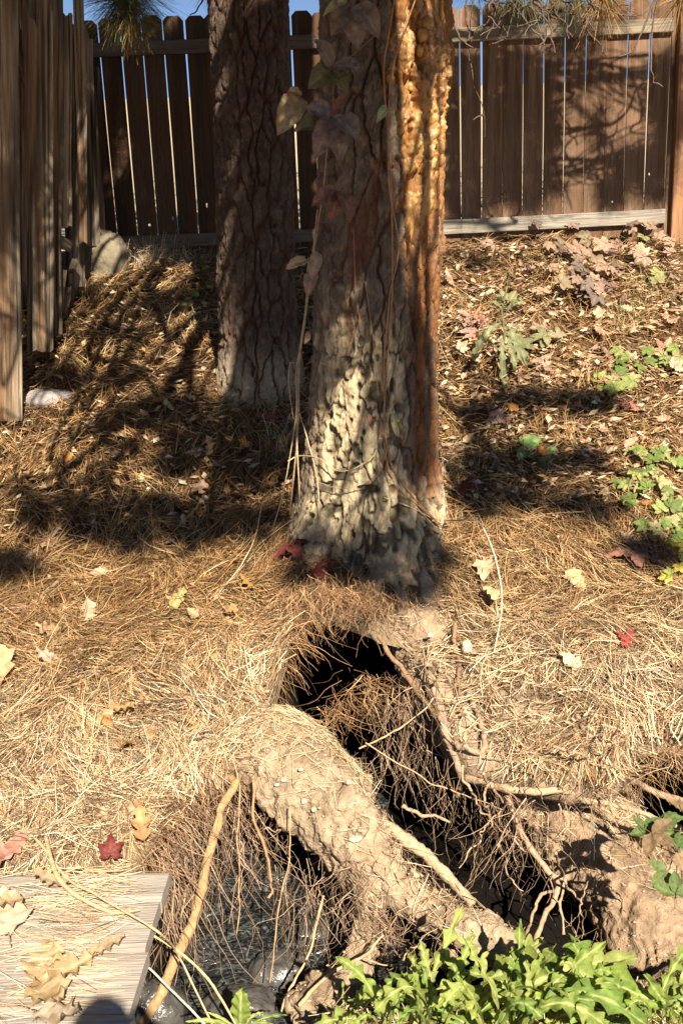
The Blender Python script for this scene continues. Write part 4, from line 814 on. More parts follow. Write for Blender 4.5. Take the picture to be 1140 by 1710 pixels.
# ---------------------------------------------------------------- plank deck in the lower left corner
deck = empty('plank_deck', (-1.0, 2.4, -1.88), 'low deck of weathered grey planks at the lower left corner', 'deck')
zt = -1.84
e0, e1 = PZ(284, 1455, zt), PZ(226, 1712, zt)
axd = np.array([-1.0, .035, 0]); axd /= np.linalg.norm(axd); pd = np.array([-axd[1], axd[0], 0]); pd = pd if pd[1] < 0 else -pd
yw = 0.0
for k, (w, inset) in enumerate(((.142, 0), (.215, .022), (.23, .024), (.23, .02), (.23, .02))):
    L = 1.3; a = e0 + pd * yw; f = (yw / max(e0[1] - e1[1], .01)); xe = e0[0] + (e1[0] - e0[0]) * f - inset * .4
    nx, ny = 60, 10; X, Y = np.meshgrid(np.linspace(0, L, nx), np.linspace(0, w - .006, ny)); 
    z = .0018 * fbm(np.stack([X * 3, Y * 60], -1), 3, 800 + k) - .004 * (np.abs(Y / (w - .006) - .5) > .49)
    o3 = np.array([xe, a[1] + (a[0] - xe) * axd[1] * -1, zt + .003 * (k % 2)])
    Vt = o3 + X[..., None] * axd + Y[..., None] * pd + z[..., None] * np.array([0, 0, 1])
    Vb = Vt - np.array([0, 0, .042]); m = nx * ny
    ed = np.concatenate([np.arange(nx), np.arange(1, ny) * nx + nx - 1, (ny - 1) * nx + np.arange(nx - 2, -1, -1), np.arange(ny - 2, 0, -1) * nx]); e2 = np.roll(ed, -1)
    Fq = np.vstack([grid_faces(ny, nx), grid_faces(ny, nx)[:, ::-1] + m, np.stack([ed, e2, e2 + m, ed + m], -1)])
    c = np.array([.36, .315, .265]) * (1 + .20 * fbm(np.stack([X * 2.5, Y * 75], -1), 3, 810 + k) + .12 * fbm(np.stack([X * 5, Y * 9], -1), 3, 815))[..., None]
    kn = np.exp(-(((X - (o3[0] - PZ(140, 1665, zt)[0])) / .012) ** 2 + ((Y + yw - (e0[1] - PZ(140, 1665, zt)[1])) / .008) ** 2))[..., None]; c = c * (1 - .7 * kn)
    me = mesh_np('plank', np.vstack([Vt.reshape(-1, 3), Vb.reshape(-1, 3)]), Fq, np.vstack([c.reshape(-1, 3)] * 2), smooth=False)
    me.flip_normals(); at_world(obj('plank', me, M_DECK), deck); yw += w
for k, x in enumerate((-.72, -1.5)):
    o = obj('joist', box_mesh('joist', .05, 1.0, .10, (.2, .15, .1)), M_DECK); o.location = (x, 2.14, zt - .105); at_world(o, deck)
# needles lying on the planks
sp = Soup(); N = 1100
x = e0[0] - .04 - np.abs(rng.normal(size=N)) * .33; y = rng.uniform(1.9, 2.68, N); kp = (x > -1.6) & (fbm(np.stack([x * 5, y * 5], -1), 2, 840) + rng.normal(size=len(x)) * .2 > -.05 - .9 * (x + .75) * 0); x, y = x[kp], y[kp]; N = len(x)
a = rng.normal(size=N) * .35 - .12; L = rng.uniform(.06, .2, N); s = np.linspace(-.5, .5, 4)[None]
pa = np.stack([x[:, None] - .06 + np.cos(a)[:, None] * L[:, None] * s, y[:, None] + np.sin(a)[:, None] * L[:, None] * s + .02 * s * s, zt + .004 + .022 * rng.random((N, 1)) + .012 * rng.random((N, 1)) * (s + .5)], -1)
c = pal(N, STRAW, (3, 3, 1.5, .5, 2)); V, Fq, Cn = strands(pa, rng.uniform(.0014, .0024, N), rng.normal(size=N) * .5, c, c); sp.add(V, Fq, None, Cn)
obj('pine_needle_litter', sp.mesh('deck_needles', False), M_NEEDLE, kind='stuff', label='loose pine needles strewn on the planks')
for k, (px, py, L, kind, palm, c, yaw, bend, lab) in enumerate((
    (60, 1640, .18, 'broad', 3, (.66, .50, .26), 290, .12, 'very large tan leaf spread flat on the plank deck'), (15, 1560, .17, 'broad', 0, (.70, .60, .40), 20, .25, 'pale cream leaf at the left border on the plank deck'),
    (115, 1475, .12, 'broad', 0, (.68, .54, .32), 80, .3, 'cream leaf beside the red maple leaf on the plank deck'), (150, 1590, .10, 'broad', 0, (.68, .52, .28), 280, .3, 'torn pale tan leaf in the middle of the plank deck'),
    (8, 1435, .13, 'ovate', 3, (.58, .30, .22), 50, .2, 'pink and cream leaf at the left border above the plank deck'), (55, 1690, .14, 'broad', 0, (.68, .56, .38), 250, .2, 'pale leaf tucked under the very large tan leaf'),
    (40, 1500, .12, 'broad', 0, (.64, .48, .26), 120, .35, 'curled tan leaf among the needles on the plank deck'))):
    p = PZ(px, py, zt + .02 + .006 * k); o = obj('fallen_leaf', flat_leaf(kind, L, bend, .2, 860 + 5 * k, np.array(c) * np.array([.72, .70, .74]), np.array(c) * np.array([.5, .42, .36]), palm, .08), M_LEAF, label=lab, cat='leaf')
    set_pose(o, p, (0, 0, 1), math.radians(yaw), .12, random.uniform(-.2, .2))

# ---------------------------------------------------------------- sticks and stems lying about
def stick(name, pts, r, c, lab, cat, seed, group=None, seg=7):
    sp = Soup(); sp.tube(np.array(pts), r, c, n=12 * len(pts), seg=seg, rough=max(r) * .3, freq=60, seed=seed, wob=.006)
    return obj(name, sp.mesh(name), M_ROOT, label=lab, cat=cat, group=group)
def gp(px, py, up=.03):
    p, n = ground_frame(px, py); p = p.copy(); p[2] = float(drape(np.array(p[0]), np.array(p[1]))) + up; return p
stick('fallen_stick', [gp(-40, 1032), gp(20, 1030), gp(60, 1022, .035), gp(85, 1000, .04), gp(120, 965, .04)], [.016, .015, .013, .01, .006], (.27, .19, .14), 'crooked brown stick on the needles at the left border', 'stick', 901)
stick('fallen_stick', [gp(35, 955, .04), gp(75, 925, .045), (gp(105, 895, .05))], [.014, .011, .006], (.22, .16, .12), 'short stick in the shade above the crooked one', 'stick', 902)
stick('plant_stem', [gp(330, 1042, .03), gp(372, 1003, .05), gp(408, 965, .07), gp(430, 930, .1), gp(445, 890, .16), P(470, 820, 4.0)], [.0035, .0035, .003, .003, .003, .003], (.55, .42, .26), 'long pale bowed stem sweeping down left from the pine', 'stem', 903)
stick('plant_stem', [gp(742, 890, .06), P(765, 869, 4.0), P(795, 868, 3.95), P(818, 905, 3.88), P(832, 955, 3.8), P(836, 1020, 3.72), gp(822, 1115, .04)], [.004, .004, .004, .0035, .0035, .003, .003], (.60, .50, .36), 'pale hooped stem arching right of the pine base', 'stem', 904)
stick('plant_stem', [gp(-20, 1372, .05), gp(60, 1430, .06), PZ(110, 1465, zt + .04), PZ(170, 1500, zt + .035), PZ(262, 1555, zt + .03), P(300, 1600, 2.5), P(355, 1710, 2.4)], [.004, .004, .004, .004, .0035, .003, .003], (.50, .39, .22), 'long straw coloured stem lying across the plank deck', 'stem', 905)
stick('plant_stem', [gp(50, 1320, .03), gp(75, 1400, .04), PZ(100, 1470, zt + .05), PZ(180, 1520, zt + .03), PZ(235, 1520, zt + .03)], [.004, .006, .008, .005, .002], (.50, .38, .21), 'thick dry straw stalk bent onto the plank deck', 'stem', 906)
stick('plant_stem', [P(245, 1555, 2.52), P(300, 1590, 2.5), P(350, 1640, 2.42), P(395, 1712, 2.36)], [.004, .004, .004, .003], (.56, .42, .22), 'dry stem bending from the deck corner down to the water', 'stem', 907)
stick('plant_stem', [P(243, 1610, 2.46), P(300, 1668, 2.4), P(352, 1722, 2.33)], [.003, .003, .003], (.70, .60, .42), 'short pale stem below the deck corner', 'stem', 908)
stick('plant_stem', [gp(720, 1080, .02), gp(790, 1122, .05), gp(840, 1145, .05)], [.002, .002, .002], (.62, .48, .26), 'thin straw across the dirt wall under the white pebble', 'stem', 909)
stick('plant_stem', [gp(905, 1080, .04), gp(960, 1035, .05), gp(985, 1015, .05)], [.0022, .0022, .002], (.60, .5, .36), 'thin pale straw slanting up the right slope', 'stem', 910)
stick('plant_stem', [gp(985, 1025, .04), gp(1000, 1045, .06), gp(1060, 1072, .06), gp(1110, 1100, .05), gp(1125, 1120, .03)], [.0025] * 5, (.46, .30, .16), 'brown hooked twig on the right slope', 'stem', 911)
stick('plant_stem', [gp(930, 1178, .05), gp(975, 1178, .06), gp(1005, 1190, .05)], [.003, .003, .002], (.64, .52, .3), 'short straw above the right hand cavity', 'stem', 912)
stick('plant_stem', [gp(725, 745, .03), gp(800, 735, .05), gp(850, 700, .06)], [.003, .003, .002], (.62, .46, .26), 'pale straw stem right of the trunk in the sun', 'stem', 913)
stick('plant_stem', [gp(200, 680, .03), gp(260, 635, .05), gp(310, 595, .04)], [.004, .003, .002], (.52, .38, .22), 'thin straight twig on the shaded slope at left', 'stem', 914)

# ---------------------------------------------------------------- climbing creeper on the big trunk
vine = empty('creeper_vine', (.0, 4.2, -1.4), 'climbing creeper with dull purple leaves up the left side of the resin streaked pine', 'vine')
vst = [([(662, -20), (648, 60), (640, 130), (652, 300), (655, 470), (645, 640), (640, 740), (660, 810), (700, 845), (738, 880)], .004, (.36, .19, .09)),
       ([(700, -20), (672, 60), (650, 140), (649, 300), (664, 415), (650, 500), (640, 620), (648, 760), (690, 830), (735, 875)], .0035, (.38, .20, .10)),
       ([(548, 230), (538, 330), (520, 440), (512, 520), (500, 600), (498, 700), (490, 790), (484, 860)], .004, (.34, .24, .15)),
       ([(530, 350), (520, 450), (507, 540), (498, 640), (496, 740), (500, 830)], .004, (.42, .30, .18)), ([(515, 430), (510, 520), (494, 620), (492, 700), (470, 830), (440, 930)], .0032, (.46, .34, .2)),
       ([(482, 605), (492, 606)], .002, (.4, .3, .2)), ([(484, 605), (483, 650), (490, 700)], .0025, (.44, .32, .2)),
       ([(590, 380), (596, 500), (606, 560)], .0022, (.32, .15, .09)), ([(610, 470), (622, 560), (632, 660)], .002, (.36, .24, .14)), ([(500, 690), (515, 740), (530, 800), (535, 880)], .003, (.44, .33, .2)),
       ([(480, 770), (500, 762), (530, 765), (560, 785), (590, 782), (620, 765), (628, 750)], .003, (.50, .38, .22)), ([(530, 805), (565, 815), (600, 810), (632, 790), (630, 755)], .0025, (.42, .32, .2)),
       ([(640, 830), (690, 850), (740, 875)], .0025, (.52, .4, .25)), ([(655, 800), (680, 830), (740, 895)], .003, (.50, .38, .22))]
for k, (q, r, c) in enumerate(vst):
    sp = Soup(); pts = [trunk_pt(a, b, .022) for a, b in q]; sp.tube(pts, [r] * len(pts), c, n=12 * len(pts), seg=6, rough=.001, seed=950 + k, wob=.006)
    at_world(obj('stem', sp.mesh('stem'), M_ROOT), vine)
MV, MVR, OLV, TANL = (.20, .15, .115), (.19, .085, .05), (.13, .115, .05), (.42, .27, .14)
vlv = [(583, 4, 552, 60, 38, MV, 4.12), (587, 12, 599, 83, 40, MV, 4.10), (595, 8, 633, 64, 36, MV, 4.08), (579, 0, 539, 27, 16, (.4, .36, .14), 4.1), (553, 112, 525, 66, 27, MV, 4.14), (556, 112, 601, 118, 28, MV, 4.08), (554, 116, 514, 149, 34, OLV, 4.13), (558, 120, 577, 154, 26, OLV, 4.12),
       (500, 158, 463, 226, 40, (.27, .20, .11), 4.13), (504, 157, 481, 152, 15, TANL, 4.12), (552, 195, 510, 181, 36, MV, 4.10), (554, 197, 490, 220, 34, OLV, 4.12), (556, 199, 525, 266, 36, (.20, .135, .11), 4.07), (558, 197, 597, 237, 42, MV, 4.05), (556, 201, 568, 272, 36, MV, 4.08), (556, 189, 579, 160, 16, MVR, 4.08),
       (564, 318, 520, 344, 27, MVR, 4.08), (566, 320, 585, 372, 27, MVR, 4.06), (565, 320, 550, 376, 26, MVR, 4.07), (514, 434, 477, 450, 18, TANL, 4.1), (524, 451, 514, 497, 22, (.28, .18, .11), 4.1), (530, 420, 518, 470, 20, (.3, .2, .12), 4.12), (645, 178, 628, 205, 14, (.34, .34, .16), 4.12), (655, 690, 662, 730, 10, OLV, 4.1), (660, 705, 672, 722, 9, OLV, 4.1), (515, 555, 508, 575, 10, TANL, 4.1), (612, 690, 622, 720, 9, MVR, 4.1)]
for k, (ax_, ay_, bx_, by_, wpx, c, d) in enumerate(vlv):
    p0 = np.minimum(trunk_pt(ax_, ay_, .03)[1], d); a0 = P(ax_, ay_, p0); b0 = P(bx_, by_, p0 - .035); Lw = np.linalg.norm(b0 - a0); nrm = np.array([random.uniform(-.2, .5), -.8, .45]); mid = (a0 + b0) / 2 + nrm * .14 * Lw
    V, Q, S, T = leaf_np([a0, a0 * .6 + mid * .4 + nrm * .02 * Lw, mid, (b0 + mid) / 2 + nrm * .02 * Lw, b0], nrm, 'ovate', Lw * 1.0 * (wpx / 1663 * 4.2) / (.54 * Lw), .30, .02, 970 + k, 18, 8)
    nv = fbm(np.c_[S * 3, T * 30 - S * 8, S * 0], 2, k); sp = Soup(); cc = leaf_col(V, S, c, 990 + k, 1.35) * (1 + .25 * nv)[:, None]; sp.add(V, Q, None, cc)
    at_world(obj('leaf', sp.mesh('leaf'), M_VLEAF), vine)
for k, q in enumerate([[(585, -10), (590, 10)], [(625, 60), (590, 90), (556, 114)], [(556, 114), (556, 150), (556, 195)], [(556, 199), (520, 180), (500, 158)], [(548, 240), (575, 290), (565, 320)]]):
    sp = Soup(); sp.tube([P(a, b, 4.15) for a, b in q], [.0022] * len(q), (.25, .14, .08), n=14, seg=5); at_world(obj('stem', sp.mesh('stem'), M_ROOT), vine)

# ---------------------------------------------------------------- lush green weeds along the near edge of the stream
GREENS = [(.21, .285, .055), (.26, .32, .07), (.16, .245, .05), (.31, .35, .10)]
def bow(a, b, up, n=6, out=0.0):
    a, b = np.asarray(a), np.asarray(b); t = np.linspace(0, 1, n)[:, None]; return a + (b - a) * t + np.array([0, 0, 1]) * up * np.sin(np.pi * t ** .8) + np.array([0, -1, 0]) * out * np.sin(np.pi * t)
def weed(lab, crown, leaves, seed, kind='weed', wscale=1.0, extra=0):
    c0 = P(*crown); e = empty('leafy_weed', c0, lab, 'plant')
    for q in range(extra):
        a = random.uniform(-1.35, 1.35); r = random.uniform(80, 200); bx, by = crown[0] + random.uniform(-45, 45), 1708 + random.uniform(0, 75)
        leaves = leaves + [(bx, by, crown[2] + random.uniform(-.06, .1), bx + r * math.sin(a) * 1.1, by - r * math.cos(a) * .85 - 8, crown[2] + random.uniform(-.1, .16), random.uniform(.02, .10), random.uniform(.4, .85))]
    for k, lf in enumerate(leaves):
        bx, by, bd, tx, ty, td, up, wd = lf[:8]; a, b = P(bx, by, bd), P(tx, ty, td); L = np.linalg.norm(b - a) + up * .8
        path = bow(a, b, up, 7); nrm = np.array([random.uniform(-.35, .35), -.55, .8])
        V, Q, S, T = leaf_np(path, nrm, lf[8] if len(lf) > 8 else kind, L * wd * wscale * .66, random.uniform(-.15, .35), .05, seed + k, 64, 8, sweep=.40)
        sp = Soup(); cc = leaf_col(V, S, np.array(GREENS[(seed + k) % 4]) * random.uniform(.75, 1.15), seed + k, 1.0) * (.85 + .3 * T)[:, None]; cc[S < .13] = (.42, .47, .18); yl = (sstep(.3, .6, fbm(V * 14, 3, seed + k)) * S)[:, None]; cc = cc * (1 - .6 * yl) + np.array([.46, .40, .14]) * .6 * yl; sp.add(V, Q, None, cc)
        at_world(obj('leaf', sp.mesh('leaf'), M_GREEN), e)
    return e
weed('large bright green weed with broad lobed leaves at the lower right', (850, 1730, 2.25), [
    (800, 1690, 2.25, 1098, 1672, 2.3, .10, 1.2), (770, 1680, 2.3, 990, 1640, 2.42, .09, 1.1), (860, 1700, 2.22, 980, 1585, 2.4, .04, 1.3), (840, 1700, 2.3, 1060, 1600, 2.45, .06, 1.1), (780, 1690, 2.28, 735, 1590, 2.4, .05, 1.0), (800, 1700, 2.2, 740, 1680, 2.12, .08, 1.2),
    (830, 1720, 2.2, 905, 1700, 2.12, .07, 1.4), (790, 1700, 2.3, 905, 1570, 2.48, .05, 1.1), (870, 1720, 2.2, 1010, 1712, 2.15, .08, 1.3), (820, 1700, 2.32, 850, 1590, 2.45, .04, 1.2), (880, 1710, 2.2, 1080, 1712, 2.2, .1, 1.1)], 1100, extra=22)
weed('tall narrow green weed with one upright leaf before the dirt crusted root', (700, 1730, 2.3), [
    (865, 1690, 2.36, 868, 1535, 2.42, .0, .85), (690, 1700, 2.3, 772, 1512, 2.46, .0, .55), (700, 1700, 2.3, 640, 1650, 2.25, .08, .8), (730, 1700, 2.28, 700, 1570, 2.4, .03, 1.1), (750, 1700, 2.3, 790, 1560, 2.42, .04, .8), (720, 1690, 2.25, 625, 1690, 2.15, .08, .9),
    (740, 1700, 2.3, 760, 1600, 2.42, .03, .8), (760, 1700, 2.3, 815, 1590, 2.42, .04, .7), (700, 1700, 2.25, 690, 1640, 2.2, .06, 1.0), (740, 1720, 2.2, 800, 1700, 2.1, .06, .9), (710, 1710, 2.22, 660, 1715, 2.1, .05, .9)], 1140, extra=22)
weed('green weed with an arching toothed leaf between the root foot and the water', (620, 1740, 2.3), [
    (640, 1715, 2.32, 722, 1585, 2.5, .04, .6), (645, 1715, 2.3, 600, 1665, 2.3, .04, .9), (650, 1715, 2.3, 690, 1655, 2.3, .05, .9), (640, 1718, 2.25, 640, 1660, 2.3, .03, 1.1), (635, 1720, 2.2, 590, 1712, 2.15, .04, .8)], 1180)
weed('narrow leaved green weed below the foot of the crusted root', (575, 1740, 2.4), [
    (575, 1715, 2.45, 572, 1632, 2.5, .0, .5, 'strap'), (578, 1712, 2.45, 612, 1640, 2.5, .02, .5, 'strap'), (570, 1715, 2.45, 540, 1680, 2.45, .02, .5, 'strap'), (580, 1715, 2.45, 622, 1670, 2.45, .02, .45, 'strap'), (572, 1715, 2.4, 520, 1708, 2.4, .02, .45, 'strap'), (578, 1715, 2.4, 640, 1705, 2.4, .02, .45, 'strap'), (575, 1718, 2.4, 590, 1665, 2.45, .01, .5, 'strap')], 1200)
weed('single broad green leaf sprouting at the bottom edge over the water', (400, 1740, 2.35), [
    (400, 1720, 2.38, 404, 1650, 2.42, .0, 1.5, 'ovate'), (405, 1722, 2.38, 440, 1690, 2.4, .02, .6, 'strap'), (410, 1722, 2.38, 480, 1695, 2.42, .02, .5, 'strap'), (398, 1722, 2.38, 345, 1690, 2.4, .01, .5, 'strap'), (405, 1722, 2.38, 460, 1712, 2.36, .02, .5, 'strap'), (395, 1722, 2.38, 310, 1706, 2.36, .02, .5, 'strap')], 1220)
weed('green weed cut by the right border at the bottom corner', (1130, 1740, 2.3), [
    (1090, 1700, 2.3, 1150, 1580, 2.45, .04, .9), (1110, 1700, 2.3, 1170, 1640, 2.4, .05, .9), (1080, 1710, 2.3, 1060, 1640, 2.4, .04, .9), (1100, 1715, 2.25, 1140, 1690, 2.2, .05, 1.0), (1090, 1712, 2.25, 1040, 1690, 2.2, .06, .9), (1120, 1712, 2.3, 1105, 1620, 2.42, .03, .8), (1130, 1715, 2.25, 1190, 1690, 2.2, .05, .9)], 1240, extra=14)
weed('pale green weed with crowded ragged leaves between the big weed and the corner one', (985, 1740, 2.3), [(980, 1715, 2.3, 960, 1610, 2.42, .03, .9), (985, 1715, 2.3, 1020, 1600, 2.45, .03, .9)], 1260, extra=20)

# ---------------------------------------------------------------- small plants on the bank
def sprig(lab, leaves, cols, Lr, seed, base=None, upr=.06, kind='ovate', palm=5, spot=None, cat='plant', name='ground_creeper', tip=(-.2, .9)):
    """leaves: pixel spots on the bank; each a leaf on a short stalk from the runner"""
    p0, n0 = ground_frame(*(base or leaves[0])); e = empty(name, p0, lab, cat)
    for k, q in enumerate(leaves):
        p, n = ground_frame(*q[:2]); L = random.uniform(*Lr); c = np.array(cols[k % len(cols)]) * random.uniform(.85, 1.15); up = random.uniform(.35, 1) * upr
        me = flat_leaf(kind, L, random.uniform(-.35, .1), random.uniform(-.1, .4), seed + 6 * k, c, spot if k % 2 else None, palm, .03); o = obj('leaf', me, M_GREEN)
        v = (Vector(n) + Vector((random.uniform(-.4, .5), random.uniform(-.9, -.1), .2))).normalized(); q0 = Vector(p) + Vector((0, 0, up + .045))
        M = Vector((0, 0, 1)).rotation_difference(v).to_matrix() @ Matrix.Rotation(random.uniform(0, 6.28), 3, 'Z')
        o.parent = e; o.location = q0 - Vector(p0); o.rotation_euler = M.to_euler()
    sp = Soup()
    for k, q in enumerate(leaves):
        p, n = ground_frame(*q[:2]); r = p0 + (p - p0) * .55; r[2] = float(drape(np.array(r[0]), np.array(r[1]))) + .02; sp.tube([p0 + np.array([0, 0, .005]), r, p + np.array([0, 0, .5 * upr])], [.0018] * 3, (.30, .20, .10), n=10, seg=4)
    at_world(obj('stem', sp.mesh('stem'), M_ROOT), e); return e
GL = [(.18, .24, .06), (.25, .29, .09), (.14, .19, .05), (.34, .33, .15)]; CRP = (.46, .34, .17)
J = lambda cx, cy, rx, ry, n: [(cx + random.uniform(-rx, rx), cy + random.uniform(-ry, ry)) for _ in range(n)]
sprig('green creeper with pale scorched leaves spilling down the right border', J(1090, 800, 50, 32, 15) + J(1070, 850, 48, 35, 15) + J(1105, 900, 32, 38, 12), GL, (.04, .07), 1300, (1100, 850), .07, spot=CRP)
sprig('yellowing green creeper near the right border just below the scorched creeper', J(1130, 960, 20, 40, 7), [(.40, .36, .07), (.26, .32, .07), (.48, .40, .08)], (.04, .06), 1360, (1130, 960), .05)
sprig('bright green creeper trailing on the sunny litter at the right above the pinkish leaf', J(1085, 622, 55, 12, 14) + J(1040, 650, 28, 15, 7), GL, (.05, .08), 1400, (1070, 635), .06, spot=None)
sprig('small dull green creeper with one brown leaf left of the bright green creeper', J(1005, 665, 30, 16, 6), [(.24, .28, .08), (.30, .18, .11), (.30, .33, .10)], (.06, .085), 1440, (1005, 668), .06)
sprig('low green seedling with four pointed leaves in a patch of shade', [(865, 760), (880, 770), (905, 762), (925, 768), (870, 775), (915, 778)], [(.16, .27, .08), (.20, .30, .10)], (.09, .13), 1460, (890, 770), .05, palm=0)
sprig('grey purple creeper heaped on the litter before the right half of the fence', J(955, 480, 55, 45, 18) + J(930, 430, 40, 30, 9) + J(1000, 500, 30, 22, 7) + J(1010, 440, 50, 30, 7), [(.22, .15, .12), (.31, .21, .15), (.18, .14, .11), (.26, .20, .12), (.37, .25, .17)], (.06, .115), 1480, (955, 480), .13, palm=5)
sprig('dull green creeper leaves around the foot of the tall weed', J(905, 595, 45, 20, 6) + [(870, 600), (850, 540)], [(.19, .20, .10), (.26, .25, .12), (.36, .26, .19)], (.07, .11), 1520, (900, 600), .10, palm=3)
sprig('pale brownish creeper at the far right before the fence post', J(1080, 430, 45, 25, 8) + J(1100, 480, 30, 25, 5), [(.42, .30, .20), (.36, .25, .18), (.30, .30, .12)], (.06, .10), 1560, (1085, 450), .10, palm=5)
sprig('few dark green leaves lying against the bottom fence rail', J(815, 378, 40, 6, 4) + J(790, 395, 20, 6, 2), [(.10, .13, .05), (.14, .16, .07)], (.10, .13), 1600, (815, 385), .10, palm=0)
sprig('dark green creeper hanging on the earth ridge at the right border', [(1100, 1400), (1120, 1420), (1085, 1440), (1130, 1460), (1110, 1490), (1135, 1395), (1075, 1420), (1125, 1530), (1138, 1500)], [(.10, .15, .045), (.14, .19, .06), (.22, .15, .08)], (.06, .09), 1620, (1130, 1430), .06, palm=3)
sprig('mauve creeper leaves scattered just right of the trunk', J(770, 560, 30, 22, 4) + J(820, 420, 25, 14, 3) + J(835, 715, 20, 10, 2), [(.42, .28, .22), (.34, .24, .18), (.46, .27, .2)], (.06, .10), 1660, (790, 560), .05, palm=3)
sprig('tiny seedling with two pale leaves on the left slope', [(272, 698), (283, 696), (278, 704)], [(.40, .42, .2), (.30, .34, .14)], (.05, .07), 1700, (278, 702), .05, palm=0)
sprig('small green shoot lit beside the rear pine', [(318, 528), (312, 535), (340, 470), (345, 500), (335, 520)], [(.20, .26, .06), (.30, .33, .08)], (.05, .08), 1720, (335, 525), .07, palm=0)
# the tall weed right of the trunk
wb = gp(840, 640, 0); tw = empty('tall_weed', wb, 'tall spindly weed with drooping toothed grey green leaves right of the trunk', 'plant')
dw = wb[1]
for q, r in ([(840, 650), (838, 600), (842, 560), (838, 520), (846, 478)], .005), ([(842, 600), (820, 570), (800, 545)], .003), ([(842, 560), (868, 545), (880, 560)], .003):
    sp = Soup(); sp.tube([P(a, b, dw) for a, b in q], [r] * len(q), (.22, .24, .10), n=20, seg=6); at_world(obj('stem', sp.mesh('stem'), M_GREEN), tw)
for k, (ax_, ay_, bx_, by_, w_) in enumerate(((838, 525, 822, 505, .8), (840, 520, 832, 495, .7), (844, 545, 878, 610, .8), (838, 560, 838, 640, .45), (836, 540, 790, 590, .55), (842, 528, 872, 500, .6), (845, 560, 860, 620, .5), (838, 600, 845, 660, .45), (846, 480, 850, 455, .6))):
    a, b = P(ax_, ay_, dw), P(bx_, by_, dw - .06); L = np.linalg.norm(b - a) + .02; V, Q, S, T = leaf_np(bow(a, b, .03, 6), (random.uniform(-.3, .3), -.8, .5), 'weed', L * w_ * 1.6, .2, .03, 1750 + k, 24, 6, .2)
    sp = Soup(); sp.add(V, Q, None, leaf_col(V, S, (.22, .24, .12), k, 1.3)); at_world(obj('leaf', sp.mesh('leaf'), M_GREEN), tw)
# thin seeding weeds in front of the fence
for k, (bx_, by_, tx, ty, lab) in enumerate(((905, 395, 893, 312, 'thin dry seed stalk left of the pair by the fence rail'), (960, 390, 985, 318, 'wispy green seed stalk leaning right before the fence'), (962, 392, 955, 330, 'short wispy seed stalk between the two others by the fence'))):
    b0 = gp(bx_, by_, 0); d = b0[1]; e = empty('seed_stalk', b0, lab, 'plant'); t0 = P(tx, ty, d); sp = Soup(); sp.tube(bow(b0, t0, .0, 4), [.003] * 4, (.30, .30, .12), n=20, seg=5, wob=.02)
    for q in range(7):
        f = .45 + .55 * q / 7; m = b0 + (t0 - b0) * f; sp.tube([m, m + np.array([random.uniform(-.06, .06), 0, .04]), m + np.array([random.uniform(-.09, .09), -.01, .075])], [.0018] * 3, (.34, .33, .14), n=8, seg=4)
    at_world(obj('stem', sp.mesh('stem'), M_GREEN), e); sp = Soup()
    for q in range(26):
        f = random.uniform(.45, 1.05); m = b0 + (t0 - b0) * f + np.array([random.uniform(-.08, .08), random.uniform(-.03, .03), random.uniform(0, .06)]); r = .008
        sp.add(m + np.array([[0, 0, -r], [r * .6, 0, 0], [0, 0, r * 1.3], [-r * .6, 0, 0], [0, -r * .6, 0]]), None, [[0, 1, 4], [1, 2, 4], [2, 3, 4], [3, 0, 4]], np.array([.44, .42, .16]))
    at_world(obj('seed_heads', sp.mesh('seed_heads', False), M_GREEN), e)
# tufts of dry grass
def grass(N, spots, ln, spread, cols):
    V3 = []; 
    i = rng.choice(len(spots), N); b = np.array([gp(*q, 0) for q in spots])[i]; b[:, :2] += rng.normal(size=(N, 2)) * spread; b[:, 2] = drape(b[:, 0], b[:, 1]); k = 7; s = np.linspace(0, 1, k)[None]
    L = ln * rng.uniform(.4, 1.1, N)[:, None]; a = rng.random(N)[:, None] * 6.28; f = rng.uniform(.15, 1.0, N)[:, None]
    pa = np.stack([b[:, :1] + np.cos(a) * f * L * s ** 1.6, b[:, 1:2] + np.sin(a) * f * L * s ** 1.6, b[:, 2:3] + L * s * (1 - .55 * f * s ** 2)], -1); c = pal(N, *cols); return strands(pa, rng.uniform(.0018, .0035, N), rng.normal(size=N) * .7, c, c)
sp = Soup()
for N, spots, ln, sd, cols in ((420, [(250, 450), (225, 455), (265, 445), (300, 440)], .26, .05, (STRAW, (3, 2, 1, .5, 2))), (160, [(330, 440), (150, 470)], .2, .06, (STRAW, (3, 2, 1, .5, 2))), (500, [(q, 398 - (q - 760) * .04) for q in range(750, 1130, 18)], .16, .07, ([(.52, .40, .2), (.3, .3, .1), (.4, .25, .12)], (3, 1.5, 2))),
                              (260, [(1050, 540), (1080, 500), (930, 470), (1040, 560)], .2, .07, ([(.55, .44, .22), (.36, .34, .12)], (3, 1))), (200, [(735, 800), (745, 780), (470, 760), (480, 740)], .2, .05, (STRAW, (3, 2, 1, .5, 2))), (140, [(20, 700), (40, 690), (120, 480)], .2, .06, (STRAW, (3, 2, 1, .5, 2)))):
    V, Fq, Cn = grass(N, spots, ln, sd, cols); sp.add(V, Fq, None, Cn)
obj('dry_grass', sp.mesh('dry_grass', False), M_NEEDLE, kind='stuff', label='tufts of dry grass along the fences')

